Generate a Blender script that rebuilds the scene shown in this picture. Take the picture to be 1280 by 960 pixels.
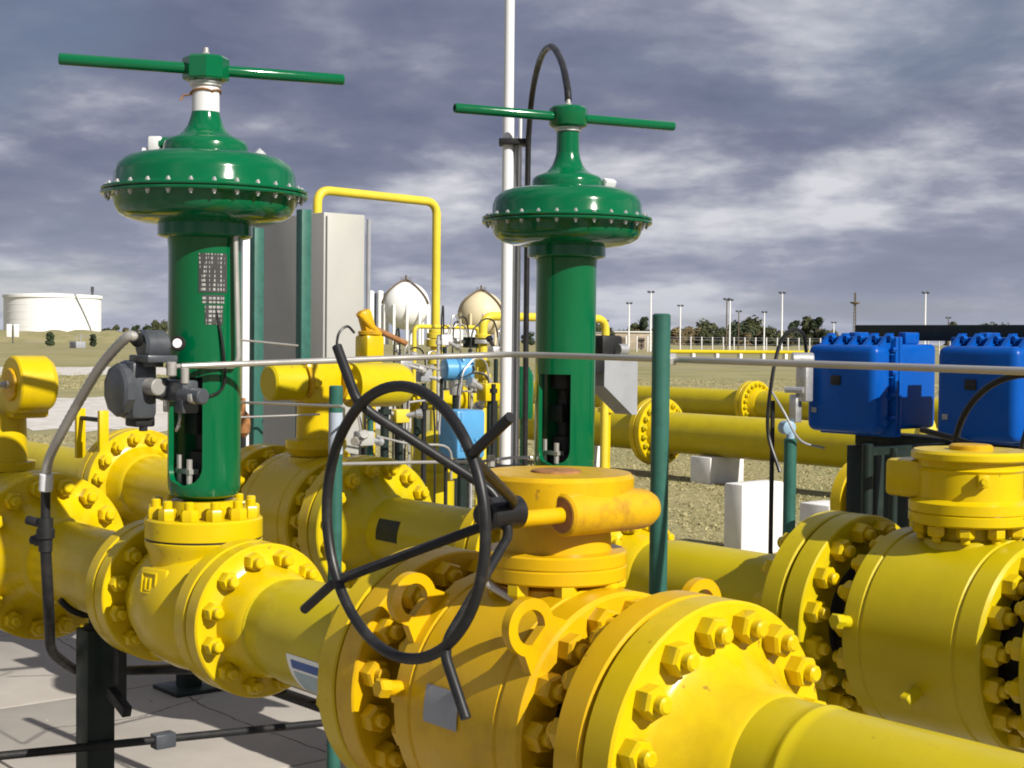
import bpy, bmesh, math, random
from mathutils import Vector, Matrix
import numpy as np
rnd = random.Random(7)
R = math.radians
scene = bpy.context.scene
col = scene.collection
for o in list(bpy.data.objects): bpy.data.objects.remove(o)

# ------------------------------------------------------------------ camera
# world: X runs along the pipe runs (towards near right), Y across them (away right), Z up, metres
FPX, HY, ROLL = 1850.0, 425.0, R(.6)
YAW = math.atan(1540 / FPX); PITCH = math.atan((480 - HY) / FPX)
CAM = Vector((3.85, -2.05, 1.75))
FH = Vector((-math.cos(YAW), math.sin(YAW), 0)); RT = Vector((math.sin(YAW), math.cos(YAW), 0)); UP = Vector((0, 0, 1))
FW = FH * math.cos(PITCH) - UP * math.sin(PITCH); UC = UP * math.cos(PITCH) + FH * math.sin(PITCH)
def ray(px, py):
    u, v = px - 640, py - 480
    c, s = math.cos(ROLL), math.sin(ROLL)
    return FW * FPX + RT * (c * u + s * v) - UC * (-s * u + c * v)
def onax(px, py, ax, val):
    r = ray(px, py); return CAM + r * ((val - CAM[ax]) / r[ax])
def onX(px, py, X): return onax(px, py, 0, X)
def onY(px, py, Y): return onax(px, py, 1, Y)
def onZ(px, py, Z=0): return onax(px, py, 2, Z)
def dep(px, py, d):
    r = ray(px, py); return CAM + r * (d / r.dot(FH))
cd = bpy.data.cameras.new('camera'); cam = bpy.data.objects.new('camera', cd); col.objects.link(cam)
c_, s_ = math.cos(ROLL), math.sin(ROLL)
rx = RT * c_ + UC * s_; ry = UC * c_ - RT * s_
cam.matrix_world = Matrix(((rx.x, ry.x, -FW.x, CAM.x), (rx.y, ry.y, -FW.y, CAM.y), (rx.z, ry.z, -FW.z, CAM.z), (0, 0, 0, 1)))
cd.sensor_width = 36; cd.lens = 36 * FPX / 1280; cd.clip_start = .05; cd.clip_end = 6000
scene.camera = cam

# ------------------------------------------------------------------ sun and sky
SUN_EL = R(34.5); SAZ = Vector((.997, .07, 0)).normalized()
sdir = Vector((SAZ.x * math.cos(SUN_EL), SAZ.y * math.cos(SUN_EL), math.sin(SUN_EL)))
sl = bpy.data.lights.new('sun', 'SUN'); sl.energy = 5.0; sl.angle = R(.5); sl.color = (1, .95, .86)
so = bpy.data.objects.new('sun', sl); col.objects.link(so)
so.rotation_euler = sdir.to_track_quat('Z', 'Y').to_euler(); so.location = (0, 0, 30)

world = bpy.data.worlds.new('World'); scene.world = world; world.use_nodes = True
nt = world.node_tree; N = nt.nodes; N.clear(); L = nt.links
def wn(t, **k):
    n = N.new(t)
    for a, b in k.items(): setattr(n, a, b)
    return n
out = wn('ShaderNodeOutputWorld'); sky = wn('ShaderNodeTexSky', sky_type='NISHITA')
sky.sun_disc = False; sky.sun_elevation = SUN_EL; sky.sun_rotation = math.atan2(SAZ.x, SAZ.y)
bg1 = wn('ShaderNodeBackground'); bg1.inputs[1].default_value = .05; L.new(sky.outputs[0], bg1.inputs[0])
tc = wn('ShaderNodeTexCoord'); sx = wn('ShaderNodeSeparateXYZ'); L.new(tc.outputs['Generated'], sx.inputs[0])
def mth(op, a, b=None, clamp=False):
    n = wn('ShaderNodeMath', operation=op, use_clamp=clamp)
    for i, v in enumerate((a, b)):
        if v is None: continue
        if isinstance(v, (int, float)): n.inputs[i].default_value = v
        else: L.new(v, n.inputs[i])
    return n.outputs[0]
zc = mth('ADD', mth('MAXIMUM', sx.outputs[2], 0.0), .22)
cu = mth('DIVIDE', sx.outputs[0], zc); cv = mth('DIVIDE', sx.outputs[1], zc)
cx = wn('ShaderNodeCombineXYZ'); L.new(cu, cx.inputs[0]); L.new(cv, cx.inputs[1])
def cnoise(scale, detail, rough, dist, off, stretch=None):
    mp = wn('ShaderNodeMapping'); mp.inputs['Location'].default_value = off
    mp.inputs['Rotation'].default_value = (0, 0, YAW - R(90) + R(8))
    if stretch: mp.inputs['Scale'].default_value = stretch
    L.new(cx.outputs[0], mp.inputs[0])
    n = wn('ShaderNodeTexNoise'); n.inputs['Scale'].default_value = scale; n.inputs['Detail'].default_value = detail
    n.inputs['Roughness'].default_value = rough; n.inputs['Distortion'].default_value = dist
    L.new(mp.outputs[0], n.inputs['Vector']); return n.outputs[0]
n_big = cnoise(.75, 3, .45, .1, (3.1, 7.4, 0)); n_mid = cnoise(1.9, 9, .52, .15, (11.3, 2.2, 4)); n_fine = cnoise(7, 6, .55, .1, (1.3, 8.2, 2)); n_cov = cnoise(.9, 6, .5, .2, (-4.2, 5.1, 9))
def ramp(fac, stops, interp='EASE'):
    r = wn('ShaderNodeValToRGB'); r.color_ramp.interpolation = interp
    e = r.color_ramp.elements
    while len(e) < len(stops): e.new(.5)
    for i, (p, c) in enumerate(stops): e[i].position = p; e[i].color = (*c, 1)
    L.new(fac, r.inputs[0]); return r.outputs[0]
cl_f = mth('ADD', mth('ADD', mth('MULTIPLY', n_big, .36), mth('MULTIPLY', n_mid, .5)), mth('MULTIPLY', n_fine, .14))
ccol = ramp(cl_f, [(.39, (.18, .205, .32)), (.46, (.25, .275, .395)), (.497, (.355, .378, .49)), (.53, (.56, .575, .665)), (.58, (.9, .9, .95))], 'LINEAR')
# towards the horizon the layers blur into a pale blue grey
hz = ramp(mth('MULTIPLY', mth('MAXIMUM', sx.outputs[2], 0), 4.0), [(0, (1, 1, 1)), (.16, (.5, .5, .5)), (.5, (0, 0, 0))], 'LINEAR')
mixh = wn('ShaderNodeMix', data_type='RGBA'); L.new(mth('MULTIPLY', hz, .7), mixh.inputs[0]); L.new(ccol, mixh.inputs[6]); mixh.inputs[7].default_value = (.6, .635, .755, 1)
bg2 = wn('ShaderNodeBackground'); bg2.inputs[1].default_value = .56; L.new(mixh.outputs[2], bg2.inputs[0])
ms = wn('ShaderNodeMixShader'); L.new(ramp(n_cov, [(.33, (.72, .72, .72)), (.5, (1, 1, 1))]), ms.inputs[0])
L.new(bg1.outputs[0], ms.inputs[1]); L.new(bg2.outputs[0], ms.inputs[2]); L.new(ms.outputs[0], out.inputs[0])

vs = scene.view_settings; vs.view_transform = 'Standard'; vs.look = 'None'; vs.exposure = .5; vs.gamma = 1; vs.use_curve_mapping = False
scene.render.engine = 'CYCLES'; scene.cycles.filter_width = 1.9

# ------------------------------------------------------------------ materials
MATS = {}
def mat(name, colr, rough=.5, metal=0, var=.12, vscale=6, grime=0, grime_col=(.09, .06, .03), gscale=3, bump=0, bscale=120, coat=0, spec=.3, chips=None, glo=.53):
    m = bpy.data.materials.new(name); m.use_nodes = True; t = m.node_tree; n = t.nodes; l = t.links
    b = n['Principled BSDF']; b.inputs['Metallic'].default_value = metal; b.inputs['Coat Weight'].default_value = coat; b.inputs['Coat Roughness'].default_value = .12
    b.inputs['Specular IOR Level'].default_value = spec
    geo = n.new('ShaderNodeNewGeometry')
    def noise(sc, det=5, rg=.6):
        q = n.new('ShaderNodeTexNoise'); q.inputs['Scale'].default_value = sc; q.inputs['Detail'].default_value = det; q.inputs['Roughness'].default_value = rg
        l.new(geo.outputs['Position'], q.inputs['Vector']); return q.outputs[0]
    def rmp(f, p0, p1, c0=(0, 0, 0), c1=(1, 1, 1)):
        q = n.new('ShaderNodeValToRGB'); e = q.color_ramp.elements
        e[0].position = p0; e[0].color = (*c0, 1); e[1].position = p1; e[1].color = (*c1, 1); l.new(f, q.inputs[0]); return q.outputs[0]
    nv = noise(vscale)
    lo = tuple(max(0, c * (1 - var)) for c in colr); hi = tuple(min(1, c * (1 + var)) for c in colr)
    c = rmp(nv, .3, .7, lo, hi)
    if grime:
        g = rmp(noise(gscale, 8, .68), glo, .75)
        mu = n.new('ShaderNodeMath'); mu.operation = 'MULTIPLY'; mu.inputs[1].default_value = grime; l.new(g, mu.inputs[0])
        mx = n.new('ShaderNodeMix'); mx.data_type = 'RGBA'; l.new(mu.outputs[0], mx.inputs[0]); l.new(c, mx.inputs[6]); mx.inputs[7].default_value = (*grime_col, 1); c = mx.outputs[2]
    if chips:
        g = rmp(noise(34, 3, .6), .68, .72); mu = n.new('ShaderNodeMath'); mu.operation = 'MULTIPLY'; l.new(g, mu.inputs[0]); l.new(rmp(noise(1.7, 3), .45, .6), mu.inputs[1])
        mx = n.new('ShaderNodeMix'); mx.data_type = 'RGBA'; l.new(mu.outputs[0], mx.inputs[0]); l.new(c, mx.inputs[6]); mx.inputs[7].default_value = (*chips, 1); c = mx.outputs[2]
    l.new(c, b.inputs['Base Color'])
    rr = rmp(noise(vscale * 2.3), .3, .7, (max(.03, rough - .09),) * 3, (min(1, rough + .1),) * 3); l.new(rr, b.inputs['Roughness'])
    if bump:
        bp = n.new('ShaderNodeBump'); bp.inputs['Strength'].default_value = bump; bp.inputs['Distance'].default_value = .004
        l.new(noise(bscale, 4), bp.inputs['Height']); l.new(bp.outputs[0], b.inputs['Normal'])
    MATS[name] = m
    return m
YEL = mat('yellow_paint', (.55, .395, .002), .3, var=.05, grime=.45, grime_col=(.27, .15, .008), gscale=3.2, bump=.05, bscale=60, coat=.06, chips=(.2, .1, .02))
YELP = mat('yellow_pipe_paint', (.46, .365, .003), .36, var=.06, grime=.4, grime_col=(.27, .18, .02), gscale=2.6, bump=.05, bscale=50, coat=.04, chips=(.2, .1, .02))
AMB = mat('amber_paint', (.54, .325, .002), .33, var=.06, grime=.55, grime_col=(.22, .095, .01), gscale=3.4, bump=.06, bscale=55, coat=.05, chips=(.2, .1, .02))
AMBR = mat('rusty_amber_paint', (.52, .30, .004), .42, var=.1, grime=.85, grime_col=(.16, .065, .018), gscale=11, bump=.15, bscale=90, glo=.5)
RUST = mat('rust', (.26, .12, .045), .8, var=.35, vscale=30, bump=.4, bscale=150)
PALY = mat('pale_yellow_paint', (.58, .46, .04), .4, var=.08, grime=.2, grime_col=(.3, .2, .05), gscale=5)
GRN = mat('green_enamel', (.0, .094, .033), .14, var=.08, vscale=4, grime=.12, grime_col=(.003, .06, .03), coat=.25, bump=.02, bscale=40)
TEAL = mat('teal_green_post_paint', (.025, .1, .078), .45, var=.14, vscale=12, grime=.5, grime_col=(.01, .035, .03), gscale=14)
DGR = mat('dark_green_steel', (.007, .016, .013), .5, var=.25, grime=.3, grime_col=(.05, .05, .045), gscale=9)
BLK = mat('black_rubber_paint', (.012, .012, .013), .42, var=.3, grime=.45, grime_col=(.07, .065, .06), gscale=18)
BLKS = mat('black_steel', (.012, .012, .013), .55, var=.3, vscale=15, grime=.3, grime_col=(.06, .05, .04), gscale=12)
GASK = mat('dark_gasket', (.02, .018, .015), .7)
STL = mat('stainless_tube', (.42, .405, .38), .34, .5, var=.1, grime=.2, grime_col=(.3, .28, .24), gscale=10)
ALU = mat('dull_aluminium', (.5, .5, .5), .42, .7, var=.12, vscale=20)
GRYD = mat('grey_positioner_paint', (.05, .056, .066), .38, var=.12, vscale=14, grime=.2, grime_col=(.2, .19, .17), gscale=16, coat=.2)
GRYL = mat('light_grey_paint', (.26, .27, .29), .45, var=.08, grime=.3, grime_col=(.15, .14, .13), gscale=8)
CRM = mat('cream_cabinet_paint', (.34, .338, .315), .45, var=.04, vscale=3, grime=.15, grime_col=(.5, .46, .36), gscale=2)
WHT = mat('white_paint', (.58, .58, .59), .4, var=.04, vscale=4, grime=.15, grime_col=(.5, .48, .43), gscale=2)
WTK = mat('white_tank_paint', (.74, .74, .73), .5, var=.03, vscale=.2, grime=.15, grime_col=(.6, .56, .5), gscale=.15)
CTK = mat('cream_tank_paint', (.58, .5, .33), .5, var=.05, vscale=.2, grime=.4, grime_col=(.5, .36, .2), gscale=.18)
BLU = mat('blue_enclosure_paint', (.002, .068, .33), .32, var=.06, vscale=7, grime=.15, grime_col=(.01, .04, .12), gscale=8, spec=.15)
LBL = mat('light_blue_instrument_paint', (.075, .26, .48), .35, var=.08, coat=.2)
TRANS_W = mat('white_label', (.75, .75, .73), .4, var=.03)
CONW = mat('whitewashed_concrete', (.66, .65, .63), .8, var=.06, vscale=8, grime=.35, grime_col=(.45, .43, .4), gscale=5, bump=.3, bscale=60)
BROWN = mat('brown_wood', (.12, .09, .06), .8, var=.3)
BARK = mat('bark', (.07, .055, .04), .9, var=.3)
LEAF = [mat('foliage_%s' % nm, c, .75, var=.4, vscale=.6, spec=.2) for nm, c in (('olive', (.055, .062, .026)), ('dark', (.032, .045, .022)), ('dry', (.13, .10, .05)))]
TAN = mat('tan_render', (.36, .30, .22), .85, var=.15, vscale=.8)

def plate_mat():
    m = mat('engraved_plate', (.7, .7, .68), .35, var=.05); t = m.node_tree; n = t.nodes; l = t.links
    geo = n.new('ShaderNodeNewGeometry'); mp = n.new('ShaderNodeMapping'); mp.inputs['Scale'].default_value = (150, 150, 8); l.new(geo.outputs['Position'], mp.inputs[0])
    w = n.new('ShaderNodeTexNoise'); w.inputs['Scale'].default_value = 1; w.inputs['Detail'].default_value = 1; l.new(mp.outputs[0], w.inputs['Vector'])
    sep = n.new('ShaderNodeSeparateXYZ'); l.new(geo.outputs['Position'], sep.inputs[0])
    def mm(op, a, b):
        q = n.new('ShaderNodeMath'); q.operation = op
        for i, v in enumerate((a, b)):
            if isinstance(v, (int, float)): q.inputs[i].default_value = v
            else: l.new(v, q.inputs[i])
        return q.outputs[0]
    row = mm('GREATER_THAN', mm('FRACT', mm('MULTIPLY', sep.outputs[2], 80), 0), .45); txt = mm('MULTIPLY', row, mm('GREATER_THAN', w.outputs[0], .54))
    mx = n.new('ShaderNodeMix'); mx.data_type = 'RGBA'; l.new(txt, mx.inputs[0]); mx.inputs[6].default_value = (.045, .045, .045, 1); mx.inputs[7].default_value = (.3, .3, .29, 1)
    l.new(mx.outputs[2], n['Principled BSDF'].inputs['Base Color']); return m
PLATE = plate_mat()

def ground_mat():
    m = bpy.data.materials.new('dry_grass_ground'); m.use_nodes = True; t = m.node_tree; n = t.nodes; l = t.links
    b = n['Principled BSDF']; b.inputs['Roughness'].default_value = .95; b.inputs['Specular IOR Level'].default_value = .15
    geo = n.new('ShaderNodeNewGeometry')
    def noise(sc, det, rg=.6, stretch=(1, 1, 1)):
        mp = n.new('ShaderNodeMapping'); mp.inputs['Scale'].default_value = stretch; l.new(geo.outputs['Position'], mp.inputs[0])
        q = n.new('ShaderNodeTexNoise'); q.inputs['Scale'].default_value = sc; q.inputs['Detail'].default_value = det; q.inputs['Roughness'].default_value = rg
        l.new(mp.outputs[0], q.inputs['Vector']); return q.outputs[0]
    def rmp(f, st):
        q = n.new('ShaderNodeValToRGB'); e = q.color_ramp.elements
        while len(e) < len(st): e.new(.5)
        for i, (p, c) in enumerate(st): e[i].position = p; e[i].color = (*c, 1)
        l.new(f, q.inputs[0]); return q.outputs[0]
    def mix(f, a, c):
        q = n.new('ShaderNodeMix'); q.data_type = 'RGBA'; l.new(f, q.inputs[0]); l.new(a, q.inputs[6]); l.new(c, q.inputs[7]); return q.outputs[2]
    fine = rmp(noise(9, 9, .7), [(.3, (.2, .175, .075)), (.5, (.28, .25, .115)), (.7, (.36, .325, .18))])
    grn = rmp(noise(11, 9, .7), [(.3, (.1, .115, .035)), (.6, (.18, .185, .068)), (.75, (.28, .26, .12))])
    c = mix(rmp(noise(.22, 7, .62), [(.46, (0, 0, 0)), (.6, (.8, .8, .8))]), fine, grn)
    bare = rmp(noise(14, 8, .65), [(.3, (.19, .165, .125)), (.7, (.31, .28, .225))])
    c = mix(rmp(noise(.09, 8, .6), [(.56, (0, 0, 0)), (.66, (.9, .9, .9))]), c, bare)
    far = rmp(noise(.013, 6, .55), [(.35, (.21, .185, .095)), (.5, (.29, .255, .15)), (.66, (.2, .19, .085))])
    c = mix(rmp(noise(.02, 3), [(.4, (.25, .25, .25)), (.6, (.55, .55, .55))]), c, far)
    l.new(c, b.inputs['Base Color'])
    bp = n.new('ShaderNodeBump'); bp.inputs['Strength'].default_value = .5; bp.inputs['Distance'].default_value = .03; l.new(noise(16, 6, .7), bp.inputs['Height']); l.new(bp.outputs[0], b.inputs['Normal'])
    return m
GRD = ground_mat()
GRV = mat('pale_gravel', (.5, .475, .44), .95, var=.22, vscale=2.2, grime=.5, grime_col=(.3, .26, .19), gscale=.5, bump=.5, bscale=25, spec=.2)
CONC = mat('worn_concrete', (.32, .295, .265), .88, var=.14, vscale=1.3, grime=.5, grime_col=(.27, .24, .21), gscale=2.4, bump=.35, bscale=70, spec=.25)

# ------------------------------------------------------------------ mesh helpers
def frame(d):
    d = Vector(d).normalized(); a = Vector((0, 0, 1)) if abs(d.z) < .9 else Vector((1, 0, 0))
    u = a.cross(d).normalized(); v = d.cross(u); return d, u, v
class MB:
    def __init__(s): s.v = []; s.f = []
    def add(s, vs, fs):
        o = len(s.v); s.v += [tuple(p) for p in vs]; s.f += [tuple(i + o for i in f) for f in fs]; return s
    def lathe(s, prof, o=(0, 0, 0), d=(0, 0, 1), seg=48, closed=False, ph=0):
        d, u, v = frame(d); o = Vector(o); vs = []; fs = []; k = len(prof)
        for a, r in prof:
            for i in range(seg):
                t = 2 * math.pi * i / seg + ph; vs.append(o + d * a + (u * math.cos(t) + v * math.sin(t)) * max(r, 1e-4))
        for j in range(k if closed else k - 1):
            j2 = (j + 1) % k
            for i in range(seg): fs.append((j * seg + i, j * seg + (i + 1) % seg, j2 * seg + (i + 1) % seg, j2 * seg + i))
        if not closed: fs.append(tuple(range(seg))[::-1]); fs.append(tuple((k - 1) * seg + i for i in range(seg)))
        return s.add(vs, fs)
    def cyl(s, a, b, r, seg=24, r2=None, ch=0):
        a, b = Vector(a), Vector(b); h = (b - a).length; r2 = r if r2 is None else r2
        p = [(0, r - ch), (ch, r), (h - ch, r2), (h, r2 - ch)] if ch else [(0, r), (h, r2)]
        return s.lathe(p, a, b - a, seg)
    def tube(s, pts, r, seg=12, closed=False):
        P = [Vector(p) for p in pts]; n = len(P); vs = []; fs = []
        T = []
        for i in range(n):
            a = P[i - 1] if (i > 0 or closed) else P[i]; b = P[(i + 1) % n] if (i < n - 1 or closed) else P[i]
            T.append((b - a).normalized())
        _, u, _ = frame(T[0])
        for i in range(n):
            u = (u - T[i] * u.dot(T[i])).normalized(); v = T[i].cross(u); rr = r[i] if isinstance(r, (list, tuple)) else r
            for k in range(seg):
                t = 2 * math.pi * k / seg; vs.append(P[i] + (u * math.cos(t) + v * math.sin(t)) * rr)
        for i in range(n if closed else n - 1):
            j = (i + 1) % n
            for k in range(seg): fs.append((i * seg + k, i * seg + (k + 1) % seg, j * seg + (k + 1) % seg, j * seg + k))
        if not closed: fs.append(tuple(range(seg))[::-1]); fs.append(tuple((n - 1) * seg + k for k in range(seg)))
        return s.add(vs, fs)
    def box(s, c, size, bev=0, rot=None, seg=2):
        bm = bmesh.new(); bmesh.ops.create_cube(bm, size=1)
        for v in bm.verts: v.co = Vector((v.co.x * size[0], v.co.y * size[1], v.co.z * size[2]))
        if bev: bmesh.ops.bevel(bm, geom=list(bm.edges), offset=bev, segments=seg, affect='EDGES', profile=.5)
        bm.verts.index_update()
        M = rot.to_3x3() if rot is not None else Matrix.Identity(3); c = Vector(c)
        s.add([M @ v.co + c for v in bm.verts], [[v.index for v in f.verts] for f in bm.faces]); bm.free(); return s
    def prism(s, outline, z0, z1, o=(0, 0, 0), ax=(1, 0, 0), ay=(0, 1, 0)):
        ax, ay = Vector(ax), Vector(ay); az = ax.cross(ay); o = Vector(o); n = len(outline)
        vs = [o + ax * x + ay * y + az * z for z in (z0, z1) for x, y in outline]
        fs = [tuple(range(n))[::-1], tuple(range(n, 2 * n))] + [(i, (i + 1) % n, n + (i + 1) % n, n + i) for i in range(n)]
        return s.add(vs, fs)
    def mesh(s, name, m, ang=32, off=(0, 0, 0)):
        me = bpy.data.meshes.new(name); ox = Vector(off)
        me.from_pydata([tuple(Vector(p) - ox) for p in s.v] if ox.length else s.v, [], s.f); me.validate()
        bm = bmesh.new(); bm.from_mesh(me); bmesh.ops.recalc_face_normals(bm, faces=bm.faces); bm.to_mesh(me); bm.free()
        me.shade_smooth(); me.set_sharp_from_angle(angle=R(ang)); me.materials.append(m); return me
    def build(s, name, m, parent=None, ang=32, loc=None):
        off = loc if loc is not None else (0, 0, 0)
        if parent is not None and loc is None: off = parent.get('_base', (0, 0, 0)); off = tuple(off)
        o = bpy.data.objects.new(name, s.mesh(name, m, ang, off)); col.objects.link(o)
        if parent is not None: o.parent = parent; o['_base'] = parent['_base']
        else: o.location = off; o['_base'] = tuple(off)
        return o
def tag(o, label=None, cat=None, group=None, kind=None):
    for k, v in (('label', label), ('category', cat), ('group', group), ('kind', kind)):
        if v: o[k] = v
    return o
def thing(name, label, cat, base=(0, 0, 0), group=None):
    o = bpy.data.objects.new(name, None); col.objects.link(o); o.location = base; o['_base'] = tuple(base); o.empty_display_size = .1
    return tag(o, label, cat, group)
def one(mb, name, m, label, cat, base=None, group=None, ang=32):
    if base is None:
        a = np.array(mb.v); base = ((a[:, 0].min() + a[:, 0].max()) / 2, (a[:, 1].min() + a[:, 1].max()) / 2, a[:, 2].min())
    return tag(mb.build(name, m, None, ang, base), label, cat, group)
def put(me, name, parent, loc, rot):            # an object sharing mesh data, placed at world loc under parent
    o = bpy.data.objects.new(name, me); col.objects.link(o); o.parent = parent
    b = Vector(tuple(parent['_base'])); o.location = Vector(loc) - b; o.rotation_euler = rot; return o
def smooth(P, n=8, closed=False):
    P = [Vector(p) for p in P]; o = []; k = len(P)
    for i in range(k if closed else k - 1):
        p1, p2 = P[i], P[(i + 1) % k]; p0 = P[i - 1] if (i > 0 or closed) else p1 * 2 - p2; p3 = P[(i + 2) % k] if (i + 2 < k or closed) else p2 * 2 - p1
        for j in range(n):
            t = j / n; o.append(.5 * ((2 * p1) + (p2 - p0) * t + (2 * p0 - 5 * p1 + 4 * p2 - p3) * t * t + (3 * p1 - p0 - 3 * p2 + p3) * t ** 3))
    if not closed: o.append(P[-1])
    return o
def bend(P, r, n=6):                            # polyline with rounded corners
    P = [Vector(p) for p in P]; o = [P[0]]
    for i in range(1, len(P) - 1):
        a = (P[i - 1] - P[i]); b = (P[i + 1] - P[i]); q = min(r, a.length * .48, b.length * .48); a.normalize(); b.normalize()
        for j in range(n + 1):
            t = j / n; o.append((P[i] + a * q) * (1 - t) ** 2 + P[i] * 2 * t * (1 - t) + (P[i] + b * q) * t * t)
    o.append(P[-1]); return o

AZ = .98; Y2 = 1.36                              # pipe axis height; spacing of the two runs

# ------------------------------------------------------------------ setting: ground, path, pavement
def sheet(name, pts, z, m, kind='structure'):
    me = bpy.data.meshes.new(name); me.from_pydata([(p[0], p[1], z) for p in pts], [], [tuple(range(len(pts)))]); me.materials.append(m)
    o = bpy.data.objects.new(name, me); col.objects.link(o); o['kind'] = kind; return o
sheet('ground', [(-3000, -3000), (3000, -3000), (3000, 3000), (-3000, 3000)], 0, GRD)
def strip(name, a, b, w0, w1, z, m, seg=40, seed=1):
    q = random.Random(seed); A, B = Vector((a[0], a[1], 0)), Vector((b[0], b[1], 0)); d = (B - A).normalized(); nrm = Vector((-d.y, d.x, 0)); left = []; right = []
    for i in range(seg + 1):
        t = i / seg; w = w0 * (1 - t) + w1 * t; c = A.lerp(B, t) + nrm * (q.random() - .5) * w * .12
        left.append(c + nrm * w * (.5 + q.random() * .07)); right.append(c - nrm * w * (.5 + q.random() * .07))
    me = bpy.data.meshes.new(name); v = [(p.x, p.y, z) for p in left + right]; me.from_pydata(v, [], [(i, i + 1, seg + 2 + i, seg + 1 + i) for i in range(seg)]); me.materials.append(m)
    o = bpy.data.objects.new(name, me); col.objects.link(o); o['kind'] = 'structure'; return o
p0 = onZ(-160, 512); p1 = onZ(520, 516); strip('path', p0, p1, 15, 12, .006, GRV)
p0 = onZ(-250, 462); p1 = onZ(330, 464); strip('path', p0, p1, 16, 16, .004, GRV, seed=4)

pav = bpy.data.objects.new('pavement', None); col.objects.link(pav); pav['kind'] = 'structure'; pav['_base'] = (0, 0, 0)
sw = 1.62; k = 0
for i in range(-6, 4):
    for j in range(-3, 3):
        x0, y0 = i * sw + .35, j * sw + .18; g = .013; q = random.Random(i * 91 + j)
        m = MB(); m.box((x0 + sw / 2, y0 + sw / 2, -.05), (sw - g, sw - g, .14), .008, None, 2)
        o = m.build('concrete_slab', CONC, pav, 40)
# cracks, stones and leaf litter on the concrete
m = MB(); q = random.Random(5)
for k in range(420):
    x, y = q.uniform(-9, 4), q.uniform(-2.5, 4.8); r = q.uniform(.002, .008) * (2 if q.random() < .06 else 1)
    m.lathe([(0, r), (r * .5, r * .9), (r * .9, r * .3)], (x, y, .02), (q.uniform(-.3, .3), q.uniform(-.3, .3), 1), 5)
tag(m.build('pebbles', mat('pebble_stone', (.3, .27, .23), .9, var=.4, vscale=9), None, 60), 'scattered small stones lying on the concrete paving', 'pebbles', None, 'stuff')
def crack(pts, seed):
    q = random.Random(seed); P = smooth(pts, 10); vs = []; fs = []
    for i, p in enumerate(P):
        d = (P[min(i + 1, len(P) - 1)] - P[max(i - 1, 0)]).normalized(); nn = Vector((-d.y, d.x, 0)); w = q.uniform(.0015, .004); c = p + nn * q.uniform(-.006, .006)
        vs += [(c.x + nn.x * w, c.y + nn.y * w, .0206), (c.x - nn.x * w, c.y - nn.y * w, .0206)]
    fs = [(2 * i, 2 * i + 2, 2 * i + 3, 2 * i + 1) for i in range(len(P) - 1)]
    m = MB(); m.add(vs, fs); o = m.build('crack', GASK, pav); return o
crack([onZ(50, 912, .02), onZ(140, 901, .02), onZ(185, 893, .02), onZ(225, 880, .02), onZ(255, 872, .02)], 1)
crack([onZ(60, 790, .02), onZ(100, 815, .02), onZ(160, 840, .02)], 2)
crack([onZ(232, 866, .02), onZ(250, 880, .02), onZ(310, 905, .02), onZ(420, 945, .02)], 3)

# grass tufts on the field
def grass():
    q = random.Random(11); vs = []; fs = []
    for k in range(48000):
        px = q.uniform(-150, 1430); d = 9.5 + 60 * q.random() ** 2.2; P = CAM + (ray(px, HY) * (d / FPX)); x, y = P.x, P.y
        if -9.6 < x < 7 and -5 < y < 5.2 or (px < 560 and 26 < d < 48): continue
        h = q.uniform(.006, .022) * (1 + d / 60)
        for b in range(3):
            a = q.uniform(0, 6.28); w = q.uniform(.003, .007) * (1 + d / 16); lx, ly = q.uniform(-.05, .05), q.uniform(-.05, .05); ox, oy = q.uniform(-.06, .06), q.uniform(-.06, .06)
            o = len(vs); c, s = math.cos(a) * w, math.sin(a) * w
            vs += [(x + ox - c, y + oy - s, 0), (x + ox + c, y + oy + s, 0), (x + ox + lx, y + oy + ly, h)]; fs.append((o, o + 1, o + 2))
    me = bpy.data.meshes.new('grass'); me.from_pydata(vs, [], fs)
    gm = mat('grass_blades', (.36, .315, .165), .9, var=.25, vscale=.8, grime=.7, grime_col=(.17, .18, .065), gscale=.35, spec=.1); me.materials.append(gm)
    o = bpy.data.objects.new('grass', me); col.objects.link(o); tag(o, 'short dry grass covering the field behind the pipes', 'grass', None, 'stuff')
grass()

# ------------------------------------------------------------------ pipe hardware
def nut_mesh(name, m, rad_, h, stud, sr):
    b = MB(); b.lathe([(0, rad_ * .97), (h * .12, rad_), (h * .82, rad_), (h, rad_ * .86)], seg=6); b.lathe([(h * .5, sr), (h + stud - sr * .25, sr), (h + stud, sr * .72)], seg=14)
    me = b.mesh(name, m, 30); return me
NUT = {m.name: nut_mesh('nut', m, .0315, .036, .02, .0165) for m in (YEL, AMB)}
NUTS_ = nut_mesh('nut', YEL, .024, .026, .016, .012)
NUTB = nut_mesh('nut', YEL, .026, .032, .022, .014)
NUTF = nut_mesh('nut', YELP, .04, .045, .02, .02)
def ring_of_nuts(me, parent, x, y, z, rad_, n, sgn, ph=0, name='nut'):
    for i in range(n):
        a = 2 * math.pi * (i + .5) / n + ph
        put(me, name, parent, (x, y + math.cos(a) * rad_, z + math.sin(a) * rad_), (rnd.uniform(0, 1.05), 0, 0) if False else Matrix.Rotation(a + rnd.uniform(-.5, .5), 3, 'X').to_4x4().__matmul__(Matrix.Rotation(R(90) * sgn, 4, 'Y')).to_euler())
def disc_prof(x0, x1, r, ch=.004): return [(x0, r - ch), (x0 + ch, r), (x1 - ch, r), (x1, r - ch)]
XA = (1, 0, 0)

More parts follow.
